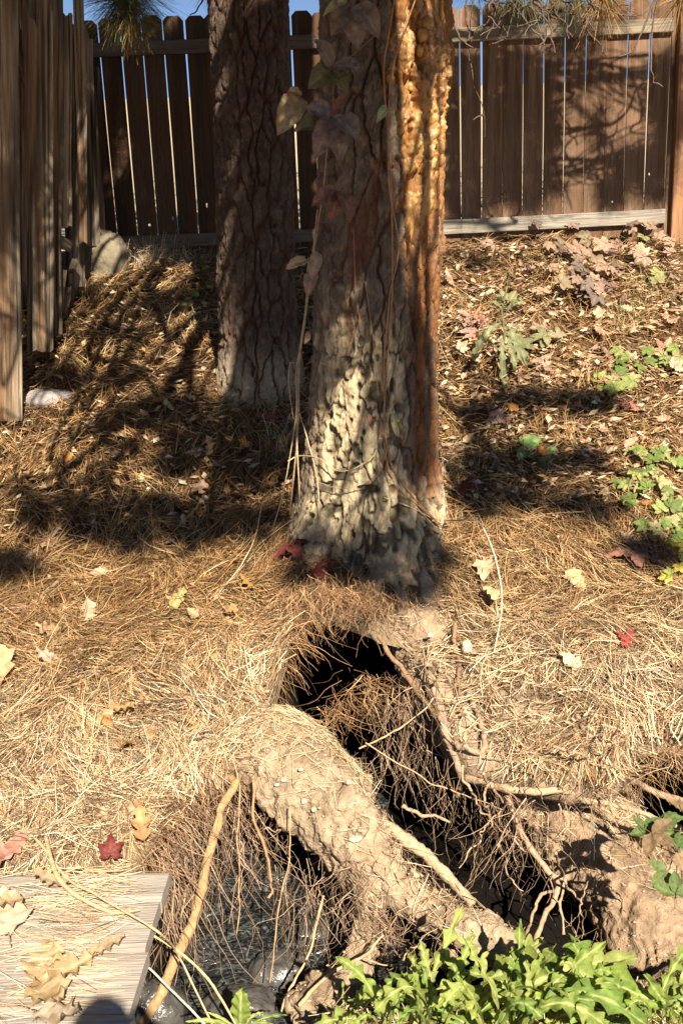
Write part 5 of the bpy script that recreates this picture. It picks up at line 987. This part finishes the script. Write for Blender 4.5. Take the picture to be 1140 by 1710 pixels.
# ---------------------------------------------------------------- pine boughs: those in view and the crown overhead whose shade dapples the yard
L3 = np.array([-SUN_D.x, -SUN_D.y, -SUN_D.z])
SEEN = (240, 170, 200, 140, 120, 90, 150, 100, 160, 16)
def tuft(n, ln, width, col, dirv, seed, open_=1.0):
    """a brush of long needles round the end of a twig"""
    r = np.random.default_rng(seed); d = np.asarray(dirv, float); d /= np.linalg.norm(d)
    v = r.normal(size=(n, 3)); v /= np.linalg.norm(v, axis=1, keepdims=True); v = v * open_ + d * .55; v /= np.linalg.norm(v, axis=1, keepdims=True)
    L = ln * r.uniform(.7, 1.1, n); s = np.linspace(0, 1, 3 if n in SEEN else 2); b = -d * r.random((n, 1)) * .07
    pa = b[:, None] + v[:, None] * (L[:, None] * s)[..., None] - np.array([0, 0, 1]) * (L[:, None] * .12 * s ** 2)[..., None]
    c = np.clip(np.asarray(col) * (1 + .3 * r.normal(size=(n, 1))), .01, .8); return strands(pa, np.full(n, width), r.random(n) * 3.1, c, c)
def surf_point(kind, px, py):
    if kind == 'F': return P(px, py, 7.47)
    if kind == 'S': return PX(px, py, -1.80)
    if kind == 'T': return trunk_pt(px, py, 0)
    if kind == 'B': return P(px, py, 5.52)
    if kind == 'W': return PZ(px, py, -2.45)
    return G(px, py)
#  surface, centre px, radii px, tufts, distance up the sunbeam
shade = [('F', 290, 120, 95, 70, 26, 3.0), ('F', 300, 250, 75, 110, 34, 3.2), ('F', 250, 380, 110, 45, 22, 3.0), ('F', 170, 140, 25, 110, 9, 2.9), ('F', 165, 240, 12, 30, 3, 2.8), ('F', 250, 200, 40, 30, 7, 3.0), ('F', 190, 360, 40, 18, 5, 3.2), ('F', 340, 340, 30, 90, 12, 3.3), ('F', 150, 380, 20, 60, 5, 3.1), ('F', 490, 120, 30, 110, 10, 3.2), ('F', 500, 330, 25, 30, 4, 3.2), ('G', 300, 440, 70, 12, 9, 4.2),
         ('S', 118, 250, 16, 190, 22, 3.0), ('S', 95, 90, 30, 60, 6, 3.0), ('S', 45, 60, 22, 80, 5, 3.2), ('S', 30, 330, 12, 50, 4, 3.2), ('S', 20, 500, 12, 60, 4, 3.3), ('S', 60, 520, 14, 60, 4, 3.3), ('S', 110, 420, 20, 30, 6, 3.0),
         ('B', 440, 160, 40, 160, 26, 3.4), ('B', 400, 60, 10, 40, 2, 3.5), ('B', 445, 420, 40, 120, 22, 3.4), ('B', 450, 590, 40, 50, 10, 3.5), 
         ('T', 570, 90, 40, 100, 20, 3.2), ('T', 560, 270, 30, 90, 13, 3.3), ('T', 610, 150, 20, 80, 7, 3.4), ('T', 590, 400, 50, 50, 10, 3.4), ('T', 625, 370, 20, 40, 3, 3.5), ('T', 690, 640, 24, 130, 12, 3.6), ('T', 640, 520, 10, 70, 3, 3.7), ('T', 530, 640, 14, 60, 3, 3.7), ('T', 738, 90, 6, 70, 2, 3.3),
         ('G', 300, 520, 60, 25, 9, 4.6), ('G', 200, 560, 60, 12, 5, 4.8), ('G', 150, 640, 90, 20, 9, 5), ('G', 300, 690, 120, 22, 14, 5.1), ('G', 330, 760, 120, 32, 16, 5.2), ('G', 250, 880, 130, 40, 20, 5.4), ('G', 420, 880, 60, 30, 8, 5.4), ('G', 60, 850, 70, 30, 7, 5.4), ('G', 40, 950, 50, 20, 5, 5.5), ('G', 440, 700, 60, 40, 12, 5), ('G', 120, 480, 40, 30, 5, 4.6), ('G', 430, 790, 40, 30, 7, 5.2),
         ('G', 715, 935, 60, 14, 4, 4.6), ('G', 560, 960, 90, 10, 7, 4.6), ('G', 680, 985, 50, 16, 4, 4.6), ('T', 560, 905, 60, 14, 4, 4.6), ('T', 690, 900, 40, 14, 3, 4.6), ('G', 930, 675, 105, 10, 9, 5), ('G', 800, 690, 40, 14, 4, 5), ('G', 870, 775, 120, 12, 10, 5.2), ('G', 820, 840, 70, 22, 9, 5.3), ('G', 960, 850, 50, 12, 4, 5.3), ('G', 1080, 930, 45, 18, 6, 5.5), ('G', 770, 800, 30, 40, 6, 5.3),
         ('F', 870, 190, 70, 80, 15, 1.9), ('F', 800, 120, 50, 50, 7, 1.8), ('F', 800, 270, 50, 50, 7, 1.7), ('F', 880, 300, 70, 30, 7, 2.1), ('F', 1060, 270, 40, 30, 5, 1.6), ('F', 850, 30, 70, 25, 6, 2.2), ('F', 1110, 200, 18, 120, 10, 2.3), ('F', 960, 60, 25, 40, 3, 2.0), ('F', 770, 330, 30, 30, 4, 2.0), ('F', 1050, 320, 60, 14, 4, 1.7), ('F', 1000, 200, 15, 40, 2, 1.8)]
tufts = []
for (k, cx, cy, rx, ry, n, t) in shade:
    if k == 'G': t = t * .72; n = n * .8
    for q in range(int(n * (3.2 if k == 'F' and cx < 520 else 2.4 if k == 'T' else 2.2 if k != 'F' else 2.9))):
        a = random.uniform(0, 6.28); r = math.sqrt(random.random()); p = surf_point(k, cx + rx * r * math.cos(a), cy + ry * r * math.sin(a))
        tt = t + random.uniform(-.5, .5)
        for _ in range(12):
            c = p + L3 * tt; X, Y, w = proj(c)
            if w < .05 or Y < -150 or X < -200 or X > 1340: break
            tt += .3
        tufts.append((c, k))
deep = [('F', 285, 150, 85, 100, 30), ('F', 310, 330, 60, 70, 20), ('F', 170, 130, 25, 90, 10), ('F', 245, 395, 110, 30, 14), ('F', 495, 150, 30, 140, 14), ('F', 490, 350, 25, 30, 5), ('S', 112, 260, 20, 200, 24), ('S', 90, 60, 40, 60, 8), ('S', 35, 90, 25, 60, 6), ('S', 20, 470, 14, 80, 5), ('B', 445, 170, 38, 170, 30), ('B', 450, 450, 38, 150, 26), ('T', 565, 110, 38, 120, 22), ('T', 585, 300, 40, 90, 16), ('T', 620, 100, 8, 90, 3), ('T', 690, 700, 22, 110, 10),
        ('G', 300, 490, 70, 20, 8), ('G', 280, 720, 150, 36, 20), ('G', 260, 880, 130, 36, 16), ('G', 130, 640, 90, 16, 7), ('G', 430, 730, 60, 60, 12), ('G', 880, 785, 110, 14, 9), ('G', 930, 675, 90, 9, 6), ('S', 118, 260, 26, 200, 44), ('S', 75, 200, 12, 180, 16), ('S', 60, 450, 16, 50, 8), ('S', 30, 100, 30, 30, 8), ('S', 48, 300, 8, 160, 10), ('S', 12, 250, 8, 140, 8), ('S', 100, 480, 14, 50, 6), ('F', 170, 300, 16, 90, 8), ('F', 840, 330, 90, 18, 8), ('F', 1000, 40, 60, 30, 5), ('F', 870, 130, 90, 40, 12), ('F', 1060, 300, 50, 40, 8), ('F', 790, 230, 40, 70, 8), ('F', 880, 240, 60, 60, 6), ('F', 1118, 200, 14, 120, 7), ('F', 800, 150, 40, 60, 4)]
ndeep = len(tufts)
for (k, cx, cy, rx, ry, n) in deep:
    for q in range(int(n * .6) if k == 'G' else n):
        a = random.uniform(0, 6.28); r = math.sqrt(random.random()); p = surf_point(k, cx + rx * r * math.cos(a), cy + ry * r * math.sin(a)); tt = random.uniform(4.2, 5.6) if k in 'FSBT' else random.uniform(4.0, 5.0)
        for _ in range(12):
            c = p + L3 * tt; X, Y, w = proj(c)
            if w < .05 or Y < -200 or X < -250 or X > 1400: break
            tt += .3
        tufts.append((c, 'D'))
TC = np.array([c for c, k in tufts])
# gather tufts into boughs
K = 40; cent = TC[rng.choice(len(TC), K, replace=False)]
for _ in range(12):
    lab = np.argmin(((TC[:, None] - cent[None]) ** 2).sum(-1), 1)
    cent = np.array([TC[lab == i].mean(0) if (lab == i).any() else cent[i] for i in range(K)])
for i in range(K):
    idx = np.nonzero(lab == i)[0]
    if not len(idx): continue
    ct = cent[i]; tree, axf = (pine, axis1) if ct[0] > -.75 or ct[1] < 3.6 else (pine2, axis2)
    dist = math.hypot(ct[0] - .2, ct[1] - 4.6); za = min(ct[2] + .3 + .18 * dist, 5.6); za = max(za, 2.1); ax_, ay_ = axf(za)
    a = np.array([ax_, ay_, za]); m = (a + ct) / 2 + np.array([random.uniform(-.15, .15), random.uniform(-.1, .1), .18])
    sp = Soup(); sp.tube([a, m, ct], [.030, .02, .009], (.12, .085, .06), n=40, seg=8, rough=.006, freq=30, seed=i, wob=.12)
    for q in idx:
        e = TC[q]; b = ct + (a - ct) * random.uniform(0, .25); mm = (b + e) / 2 + rng.normal(size=3) * .05 + np.array([0, 0, .04]); sp.tube([b, mm, e], [.006, .005, .0035], (.13, .09, .06), n=10, seg=5, wob=.03)
    br = at_world(obj('branch', sp.mesh('branch'), M_BARK), tree)
    sp = Soup()
    for q in idx:
        dv = TC[q] - ct + rng.normal(size=3) * .15; dense = 190 if tufts[q][1] != 'F' or TC[q][0] < .2 else 110
        V, Fq, Cn = tuft(56, .20, .0085, (.08, .105, .033), dv, 2000 + int(q)) if tufts[q][1] == 'D' else tuft(dense, .155, .0026, (.09, .12, .035), dv, 2000 + int(q)); sp.add(V + TC[q], Fq, None, Cn)
    nd = obj('needles', sp.mesh('needles', False), M_GREENN); nd.parent = br; nd.matrix_parent_inverse = Matrix.Identity(4)

# unseen crown foliage added high over the yard to block sky light: nothing of it stands between the sun and the part in view
CRW = []
while len(CRW) < 2600:
    c = np.array([random.uniform(-6.5, 6.5), random.uniform(-3.5, 9.5), random.uniform(2.2, 8.5)]); X, Y, w = proj(c)
    if w > 0 and Y > -260: continue
    hit = False
    for yz in ((7.5, 'f'), (0, 'g')):
        if yz[1] == 'f': tt = (7.5 - c[1]) / SUN_D.y; q = c + np.array(SUN_D) * tt; hit |= tt > 0 and abs(q[0]) < 3.0 and -.4 < q[2] < 1.9
        else:
            for zg in (-2, -1, 0): tt = (c[2] - zg) / -SUN_D.z; q = c + np.array(SUN_D) * tt; hit |= abs(q[0]) < .4 * q[1] + .6 and 1.6 < q[1] < 7.6
    if math.hypot(c[0] - .3, c[1] - 4.6) < 1.6 and c[2] < 3.2: hit = True
    if not hit and vnoise(c[None] * .9, 5)[0] > .30: CRW.append(c)
CRN = np.array(CRW)
cc2 = CRN[rng.choice(len(CRN), 40, replace=False)]; lb2 = np.argmin(((CRN[:, None] - cc2[None]) ** 2).sum(-1), 1)
for i in range(40):
    idx = np.nonzero(lb2 == i)[0]; ct = CRN[idx].mean(0); tree, axf = (pine, axis1) if ct[0] > -.5 else (pine2, axis2); za = float(np.clip(ct[2] - .2, 2.4, 6.2)); ax_, ay_ = axf(za); a = np.array([ax_, ay_, za])
    sp = Soup(); sp.tube([a, (a + ct) / 2 + np.array([0, 0, .25]), ct], [.04, .025, .01], (.12, .085, .06), n=24, seg=6, wob=.1); br = at_world(obj('branch', sp.mesh('branch'), M_BARK), tree); sp = Soup()
    for q in idx:
        V, Fq, Cn = tuft(26, .25, .020, (.06, .08, .028), CRN[q] - ct + rng.normal(size=3) * .2, 5000 + int(q)); sp.add(V + CRN[q], Fq, None, Cn)
    nd = obj('needles', sp.mesh('needles', False), M_GREENN); nd.parent = br

# crooked limbs of the crown, thrown as long thin shadows
limbs = [('G', [(256, 470), (256, 502), (260, 533), (281, 568), (309, 582), (316, 625), (326, 660), (350, 690)], 4.4, .028), ('G', [(309, 582), (330, 540), (337, 505), (330, 470)], 4.4, .022), ('G', [(150, 590), (196, 610), (246, 653), (281, 674), (316, 681)], 4.8, .025), ('G', [(260, 690), (190, 726), (105, 797), (35, 807), (-30, 830)], 5.0, .030),
         ('G', [(480, 790), (400, 840), (300, 850), (200, 890), (120, 880)], 5.2, .026), ('G', [(160, 500), (200, 530), (256, 533)], 4.4, .014), ('G', [(420, 760), (350, 790), (260, 780), (180, 820)], 5.1, .018), ('G', [(330, 900), (280, 940), (210, 950)], 5.4, .018), ('G', [(740, 690), (830, 670), (930, 680), (1040, 665)], 4.9, .02), ('G', [(760, 800), (850, 770), (960, 790), (1060, 800)], 5.1, .022), ('G', [(700, 700), (780, 850), (840, 870)], 5.2, .016),
         ('F', [(742, 66), (830, 62), (897, 37), (948, 7)], 1.9, .022), ('F', [(740, 140), (760, 158), (830, 213), (897, 210), (978, 210), (1018, 200)], 1.7, .016), ('F', [(897, 210), (955, 272), (978, 280), (1000, 270), (1047, 274), (1100, 268)], 1.7, .010), ('F', [(830, 206), (845, 250), (838, 287), (805, 300), (775, 285)], 1.6, .012), ('F', [(900, 200), (926, 258), (948, 313), (955, 345)], 1.6, .010), ('F', [(740, 250), (780, 235), (830, 240)], 1.7, .010),
         ('F', [(790, 90), (850, 130), (870, 180), (860, 240), (880, 300)], 1.8, .014), ('F', [(880, 90), (900, 130), (880, 170), (900, 210)], 1.8, .010), ('F', [(1018, 200), (1060, 150), (1100, 130)], 1.8, .010), ('F', [(1030, 110), (1070, 190), (1060, 215), (1085, 220)], 1.9, .009), ('F', [(760, 320), (800, 340), (860, 330), (900, 345)], 1.6, .010), ('F', [(820, 100), (800, 150), (760, 190)], 1.9, .012),
         ('T', [(720, 690), (650, 770), (600, 830), (572, 880)], 3.8, .020), ('T', [(700, 420), (640, 470), (560, 480)], 3.6, .022), ('T', [(735, 400), (690, 340), (660, 300), (640, 290)], 3.6, .012), ('T', [(640, 520), (630, 620), (640, 700)], 3.7, .012), ('S', [(5, 40), (40, 120), (70, 200)], 3.0, .016), ('S', [(0, 300), (30, 360), (75, 380)], 3.1, .014), ('S', [(50, 320), (75, 430), (95, 520)], 3.1, .012), ('S', [(0, 520), (20, 600), (30, 680)], 3.2, .012), ('B', [(360, 260), (400, 300), (470, 280)], 3.5, .02)]
for q in range(16):
    x, y, a = random.uniform(40, 420), random.uniform(520, 900), random.uniform(0, 6.28); lq = [(x, y)]
    for k in range(5): x += 42 * math.cos(a); y += 20 * math.sin(a); a += random.uniform(-.7, .7); lq.append((x, y))
    limbs.append(('G', lq, 3.6, random.uniform(.008, .016)))
for q in range(9):
    x, y, a = random.uniform(760, 1080), random.uniform(80, 330), random.uniform(0, 6.28); lq = [(x, y)]
    for k in range(5): x += 24 * math.cos(a); y += 24 * math.sin(a); a += random.uniform(-.8, .8); lq.append((x, y))
    limbs.append(('F', lq, 1.6, random.uniform(.006, .010)))
for k, (kind, q, t, r) in enumerate(limbs):
    if kind == 'G' and t > 3.7: t = t * .75
    for _ in range(14):
        pts = [surf_point(kind, *a) + L3 * (t + .12 * math.sin(2.1 * j + k)) for j, a in enumerate(q)]
        if all(w < .05 or Y < -90 for X, Y, w in (proj(p) for p in pts)): break
        t += .25
    e = pts[0] if np.hypot(*(pts[0] - np.array([.2, 4.6, 0]))[:2]) < np.hypot(*(pts[-1] - np.array([.2, 4.6, 0]))[:2]) else pts[-1]
    if e is pts[-1]: pts = pts[::-1]
    tree, axf = (pine, axis1) if e[0] > -.7 else (pine2, axis2); za = float(np.clip(e[2] + .6, 2.2, 5.8)); ax_, ay_ = axf(za)
    pts = [np.array([ax_, ay_, za]), (np.array([ax_, ay_, za]) * .4 + e * .6) + np.array([0, 0, .15])] + pts
    sp = Soup(); sp.tube(pts, [r * 1.3, r * 1.15] + list(np.linspace(r, r * .5, len(pts) - 2)), (.12, .085, .06), n=12 * len(pts), seg=7, rough=r * .3, freq=30, seed=600 + k, wob=.05)
    at_world(obj('branch', sp.mesh('branch'), M_BARK), tree)

# boughs hanging into the picture
def bough(tree, pts, rad, tuf, seed, twigs=()):
    sp = Soup(); sp.tube([P(*q) for q in pts], rad, (.11, .085, .065), n=14 * len(pts), seg=7, rough=.004, freq=40, seed=seed, wob=.02)
    for q in twigs: sp.tube([P(*a) for a in q], np.linspace(.006, .003, len(q)), (.12, .09, .07), n=12 * len(q), seg=6, rough=.002, freq=60, seed=seed, wob=.03)
    br = at_world(obj('branch', sp.mesh('branch'), M_BARK), tree)
    if tuf:
        sp = Soup()
        for k, (px, py, d, n, ln, c, dv) in enumerate(tuf):
            V, Fq, Cn = tuft(n, ln, .0026, c, dv, seed + k, .7); sp.add(V + P(px, py, d), Fq, None, Cn)
        nd = obj('needles', sp.mesh('needles', False), M_GREENN); nd.parent = br
    return br
GN, BN = (.13, .17, .05), (.30, .17, .06)
bough(pine2, [(300, -420, 5.9), (240, -160, 6.0), (215, -40, 6.05), (212, 20, 6.05)], [.02, .014, .009, .006], [(208, -15, 6.05, 240, .27, GN, (-.2, 0, -1)), (225, -20, 6.05, 240, .28, GN, (.6, 0, -.7)), (200, 0, 6.0, 240, .26, GN, (-.8, 0, -.8)), (225, 5, 6.0, 170, .24, GN, (.5, 0, -1)), (215, 25, 6.0, 200, .22, BN, (.1, -.2, -1)), (222, 40, 6.0, 140, .16, (.24, .17, .06), (.2, -.2, -1)), (200, 30, 6.0, 120, .16, (.17, .16, .05), (-.4, 0, -1))], 3001)
bough(pine2, [(420, -300, 6.2), (370, -80, 6.2), (352, -20, 6.2)], [.016, .009, .005], [(350, -25, 6.2, 90, .17, GN, (-.3, 0, -1))], 3020, [[(352, -20, 6.2), (330, 12, 6.2), (318, 25, 6.2)], [(352, -20, 6.2), (350, 20, 6.2), (345, 50, 6.15)]])
tw1 = [[(830, -60, 5.6), (850, -10, 5.6), (890, 15, 5.6), (915, 50, 5.55), (925, 88, 5.5)], [(870, -60, 5.7), (900, 0, 5.7), (915, 25, 5.6), (940, 40, 5.6), (960, 75, 5.6)], [(930, -60, 5.6), (925, 0, 5.6), (895, 30, 5.6), (860, 45, 5.6)], [(960, -60, 5.5), (985, 0, 5.5), (970, 40, 5.5), (1000, 80, 5.5), (1010, 92, 5.45)],
       [(1000, -60, 5.6), (985, -10, 5.6), (970, 30, 5.6), (975, 60, 5.6)], [(800, -40, 5.7), (825, 20, 5.7), (840, 60, 5.65), (815, 75, 5.65)], [(1110, -40, 5.5), (1090, 30, 5.5), (1080, 100, 5.45), (1085, 130, 5.45), (1105, 145, 5.4)], [(1100, -20, 5.5), (1062, 70, 5.45), (1030, 95, 5.45)], [(850, 0, 5.6), (870, 30, 5.6), (900, 65, 5.6), (905, 90, 5.6)], [(780, -30, 5.7), (776, 40, 5.7), (795, 55, 5.7)]]
for q in range(22):
    x, y, d = random.uniform(790, 1010), -40, random.uniform(5.3, 5.8); a = random.uniform(.6, 2.5); tq = [(x, y, d)]
    for k in range(random.randint(4, 7)): x += 24 * math.cos(a); y += 24 * math.sin(a) * .8; a += random.uniform(-.8, .8); d += random.uniform(-.03, .03); tq.append((x, y, d))
    tw1.append(tq)
bough(pine, [(690, -700, 4.7), (800, -360, 5.2), (880, -90, 5.5), (910, -20, 5.6), (930, 30, 5.6)], [.035, .024, .015, .010, .006], [(1005, 5, 5.5, 150, .22, BN, (.1, 0, -1)), (955, -20, 5.6, 200, .26, (.07, .085, .03), (.4, 0, -.8)), (870, -20, 5.6, 200, .24, (.07, .085, .03), (0, 0, -1)), (1015, 10, 5.5, 100, .17, (.2, .15, .05), (-.5, 0, -.7)), (1135, 0, 5.5, 160, .2, BN, (-.3, 0, -1)), (840, -25, 5.6, 150, .18, (.07, .085, .03), (-.5, 0, -.6)), (790, -30, 5.7, 120, .17, (.07, .085, .03), (-.3, 0, -1)), (960, -30, 5.6, 90, .17, GN, (.1, 0, -1))], 3040, tw1)
bough(pine, [(760, -420, 4.7), (752, -120, 4.7), (748, -30, 4.65)], [.012, .008, .005], [(748, -20, 4.65, 16, .10, (.34, .30, .10), (.1, -.2, -1))], 3070, [[(748, -30, 4.65), (752, 20, 4.6), (762, 60, 4.6), (790, 80, 4.6)]])
bough(pine, [(800, -300, 5.6), (790, -60, 5.7), (789, 20, 5.7), (786, 70, 5.7), (790, 130, 5.7), (806, 190, 5.7), (808, 230, 5.7)], [.01, .006, .004, .003, .0025, .002, .0015], [], 3080, [[(786, 70, 5.7), (780, 45, 5.7)], [(806, 190, 5.7), (790, 200, 5.7)]])

# ---------------------------------------------------------------- the person taking the picture: only the shadow of the head reaches the deck
pe = empty('person', (-.06, -.2, -1.755), 'person taking the picture whose head throws the rounded shadow on the plank deck', 'person')
M_CLOTH = material('cloth', .9, 30, .2, .3, 200, .1, attr=False, base=(.06, .08, .12)); M_SKIN = material('skin', .5, 20, .1, .1, 90, .35, attr=False, base=(.50, .32, .23)); M_HAIR = material('hair', .6, 60, .4, .4, 120, .3, attr=False, base=(.06, .04, .025))
J = {'pelvis': ((0, -.20, -.80), .14), 'waist': ((0, -.21, -.62), .12), 'chest': ((0, -.21, -.40), .145), 'neckb': ((0, -.20, -.22), .065), 'neck': ((0, -.19, -.13), .052)}
E_ = [('pelvis', 'waist'), ('waist', 'chest'), ('chest', 'neckb'), ('neckb', 'neck')]
for sg, n in ((1, 'r'), (-1, 'l')):
    J.update({n + 'sh': ((.18 * sg, -.21, -.28), .06), n + 'el': ((.27 * sg, -.12, -.50), .045), n + 'wr': ((.115 * sg, -.045, -.20), .030), n + 'pm': ((.088 * sg, -.045, -.115), .026),
              n + 'hip': ((.095 * sg, -.20, -.86), .095), n + 'kn': ((.105 * sg, -.18, -1.28), .062), n + 'an': ((.11 * sg, -.21, -1.67), .042), n + 'toe': ((.125 * sg, -.04, -1.72), .035)})
    E_ += [('chest', n + 'sh'), (n + 'sh', n + 'el'), (n + 'el', n + 'wr'), (n + 'wr', n + 'pm'), ('pelvis', n + 'hip'), (n + 'hip', n + 'kn'), (n + 'kn', n + 'an'), (n + 'an', n + 'toe')]
    for q in range(4):
        ln = (.034, .040, .037, .028)[q]; J[n + 'f%d' % q] = ((.078 * sg, -.052 - .001 * q, -.075 - .017 * q + .02), .0088); J[n + 'g%d' % q] = (((.078 - ln * .9) * sg, -.050, -.070 - .017 * q + .02), .0080); E_ += [(n + 'pm', n + 'f%d' % q), (n + 'f%d' % q, n + 'g%d' % q)]
    J[n + 't'] = ((.070 * sg, -.075, -.125), .010); J[n + 'u'] = ((.045 * sg, -.080, -.105), .009); E_ += [(n + 'pm', n + 't'), (n + 't', n + 'u')]
nm = list(J); me = bpy.data.meshes.new('body'); me.from_pydata([Vector(J[k][0]) for k in nm], [(nm.index(a), nm.index(b)) for a, b in E_], [])
o = bpy.data.objects.new('body', me); COL.objects.link(o); md = o.modifiers.new('skin', 'SKIN'); md.use_smooth_shade = True
for k, sv in zip(nm, me.skin_vertices[0].data): sv.radius = (J[k][1], J[k][1]); sv.use_root = (k == 'pelvis')
o.modifiers.new('sub', 'SUBSURF').levels = 1
m2 = bpy.data.meshes.new_from_object(o.evaluated_get(bpy.context.evaluated_depsgraph_get())); bpy.data.objects.remove(o)
m2.materials.append(M_CLOTH); m2.materials.append(M_SKIN)
for p in m2.polygons:
    c = p.center
    if c.z > -.20: p.material_index = 1
m2.transform(Matrix.Translation((-.06, 0, 0))); at_world(obj('body', m2), pe)
u = np.linspace(0, np.pi, 24); v = np.linspace(0, 2 * np.pi, 32); Ug, Vg = np.meshgrid(u, v, indexing='ij'); D = np.stack([np.sin(Ug) * np.cos(Vg), np.sin(Ug) * np.sin(Vg), np.cos(Ug)], -1)
Hd = D * np.array([.073, .090, .115]); Hd[..., 0] *= 1 - .25 * sstep(0, -1, D[..., 2]); nose = np.exp(-((D[..., 0] / .16) ** 2 + ((D[..., 2] + .18) / .22) ** 2)) * (D[..., 1] > 0); Hd[..., 1] += .022 * nose
for ex in (-.42, .42): Hd[..., 1] -= .010 * np.exp(-(((D[..., 0] - ex) / .16) ** 2 + ((D[..., 2] - .05) / .12) ** 2)) * (D[..., 1] > 0)
Hd[..., 1] += .006 * np.exp(-((D[..., 0] / .3) ** 2 + ((D[..., 2] + .55) / .08) ** 2)) * (D[..., 1] > 0)
at_world(obj('head', mesh_np('head', (Hd + np.array([-.06, -.165, -.055])).reshape(-1, 3), grid_faces(24, 32)), M_SKIN), pe)
hm = (D[..., 2] > .25 - .75 * (D[..., 1] < .15)); Hr = D * np.array([.081, .097, .122]) * (1 + .04 * fbm(D * 7, 2, 5))[..., None]; Hr = np.where(hm[..., None], Hr, D * .05)
at_world(obj('hair', mesh_np('hair', (Hr + np.array([-.06, -.172, -.050])).reshape(-1, 3), grid_faces(24, 32)), M_HAIR), pe)
for sg in (-1, 1): at_world(obj('ear', rock_mesh(.012, .022, .032, 3, (.5, .3, .2), 10), M_SKIN, None, (-.06 + .076 * sg, -.17, -.06)), pe)
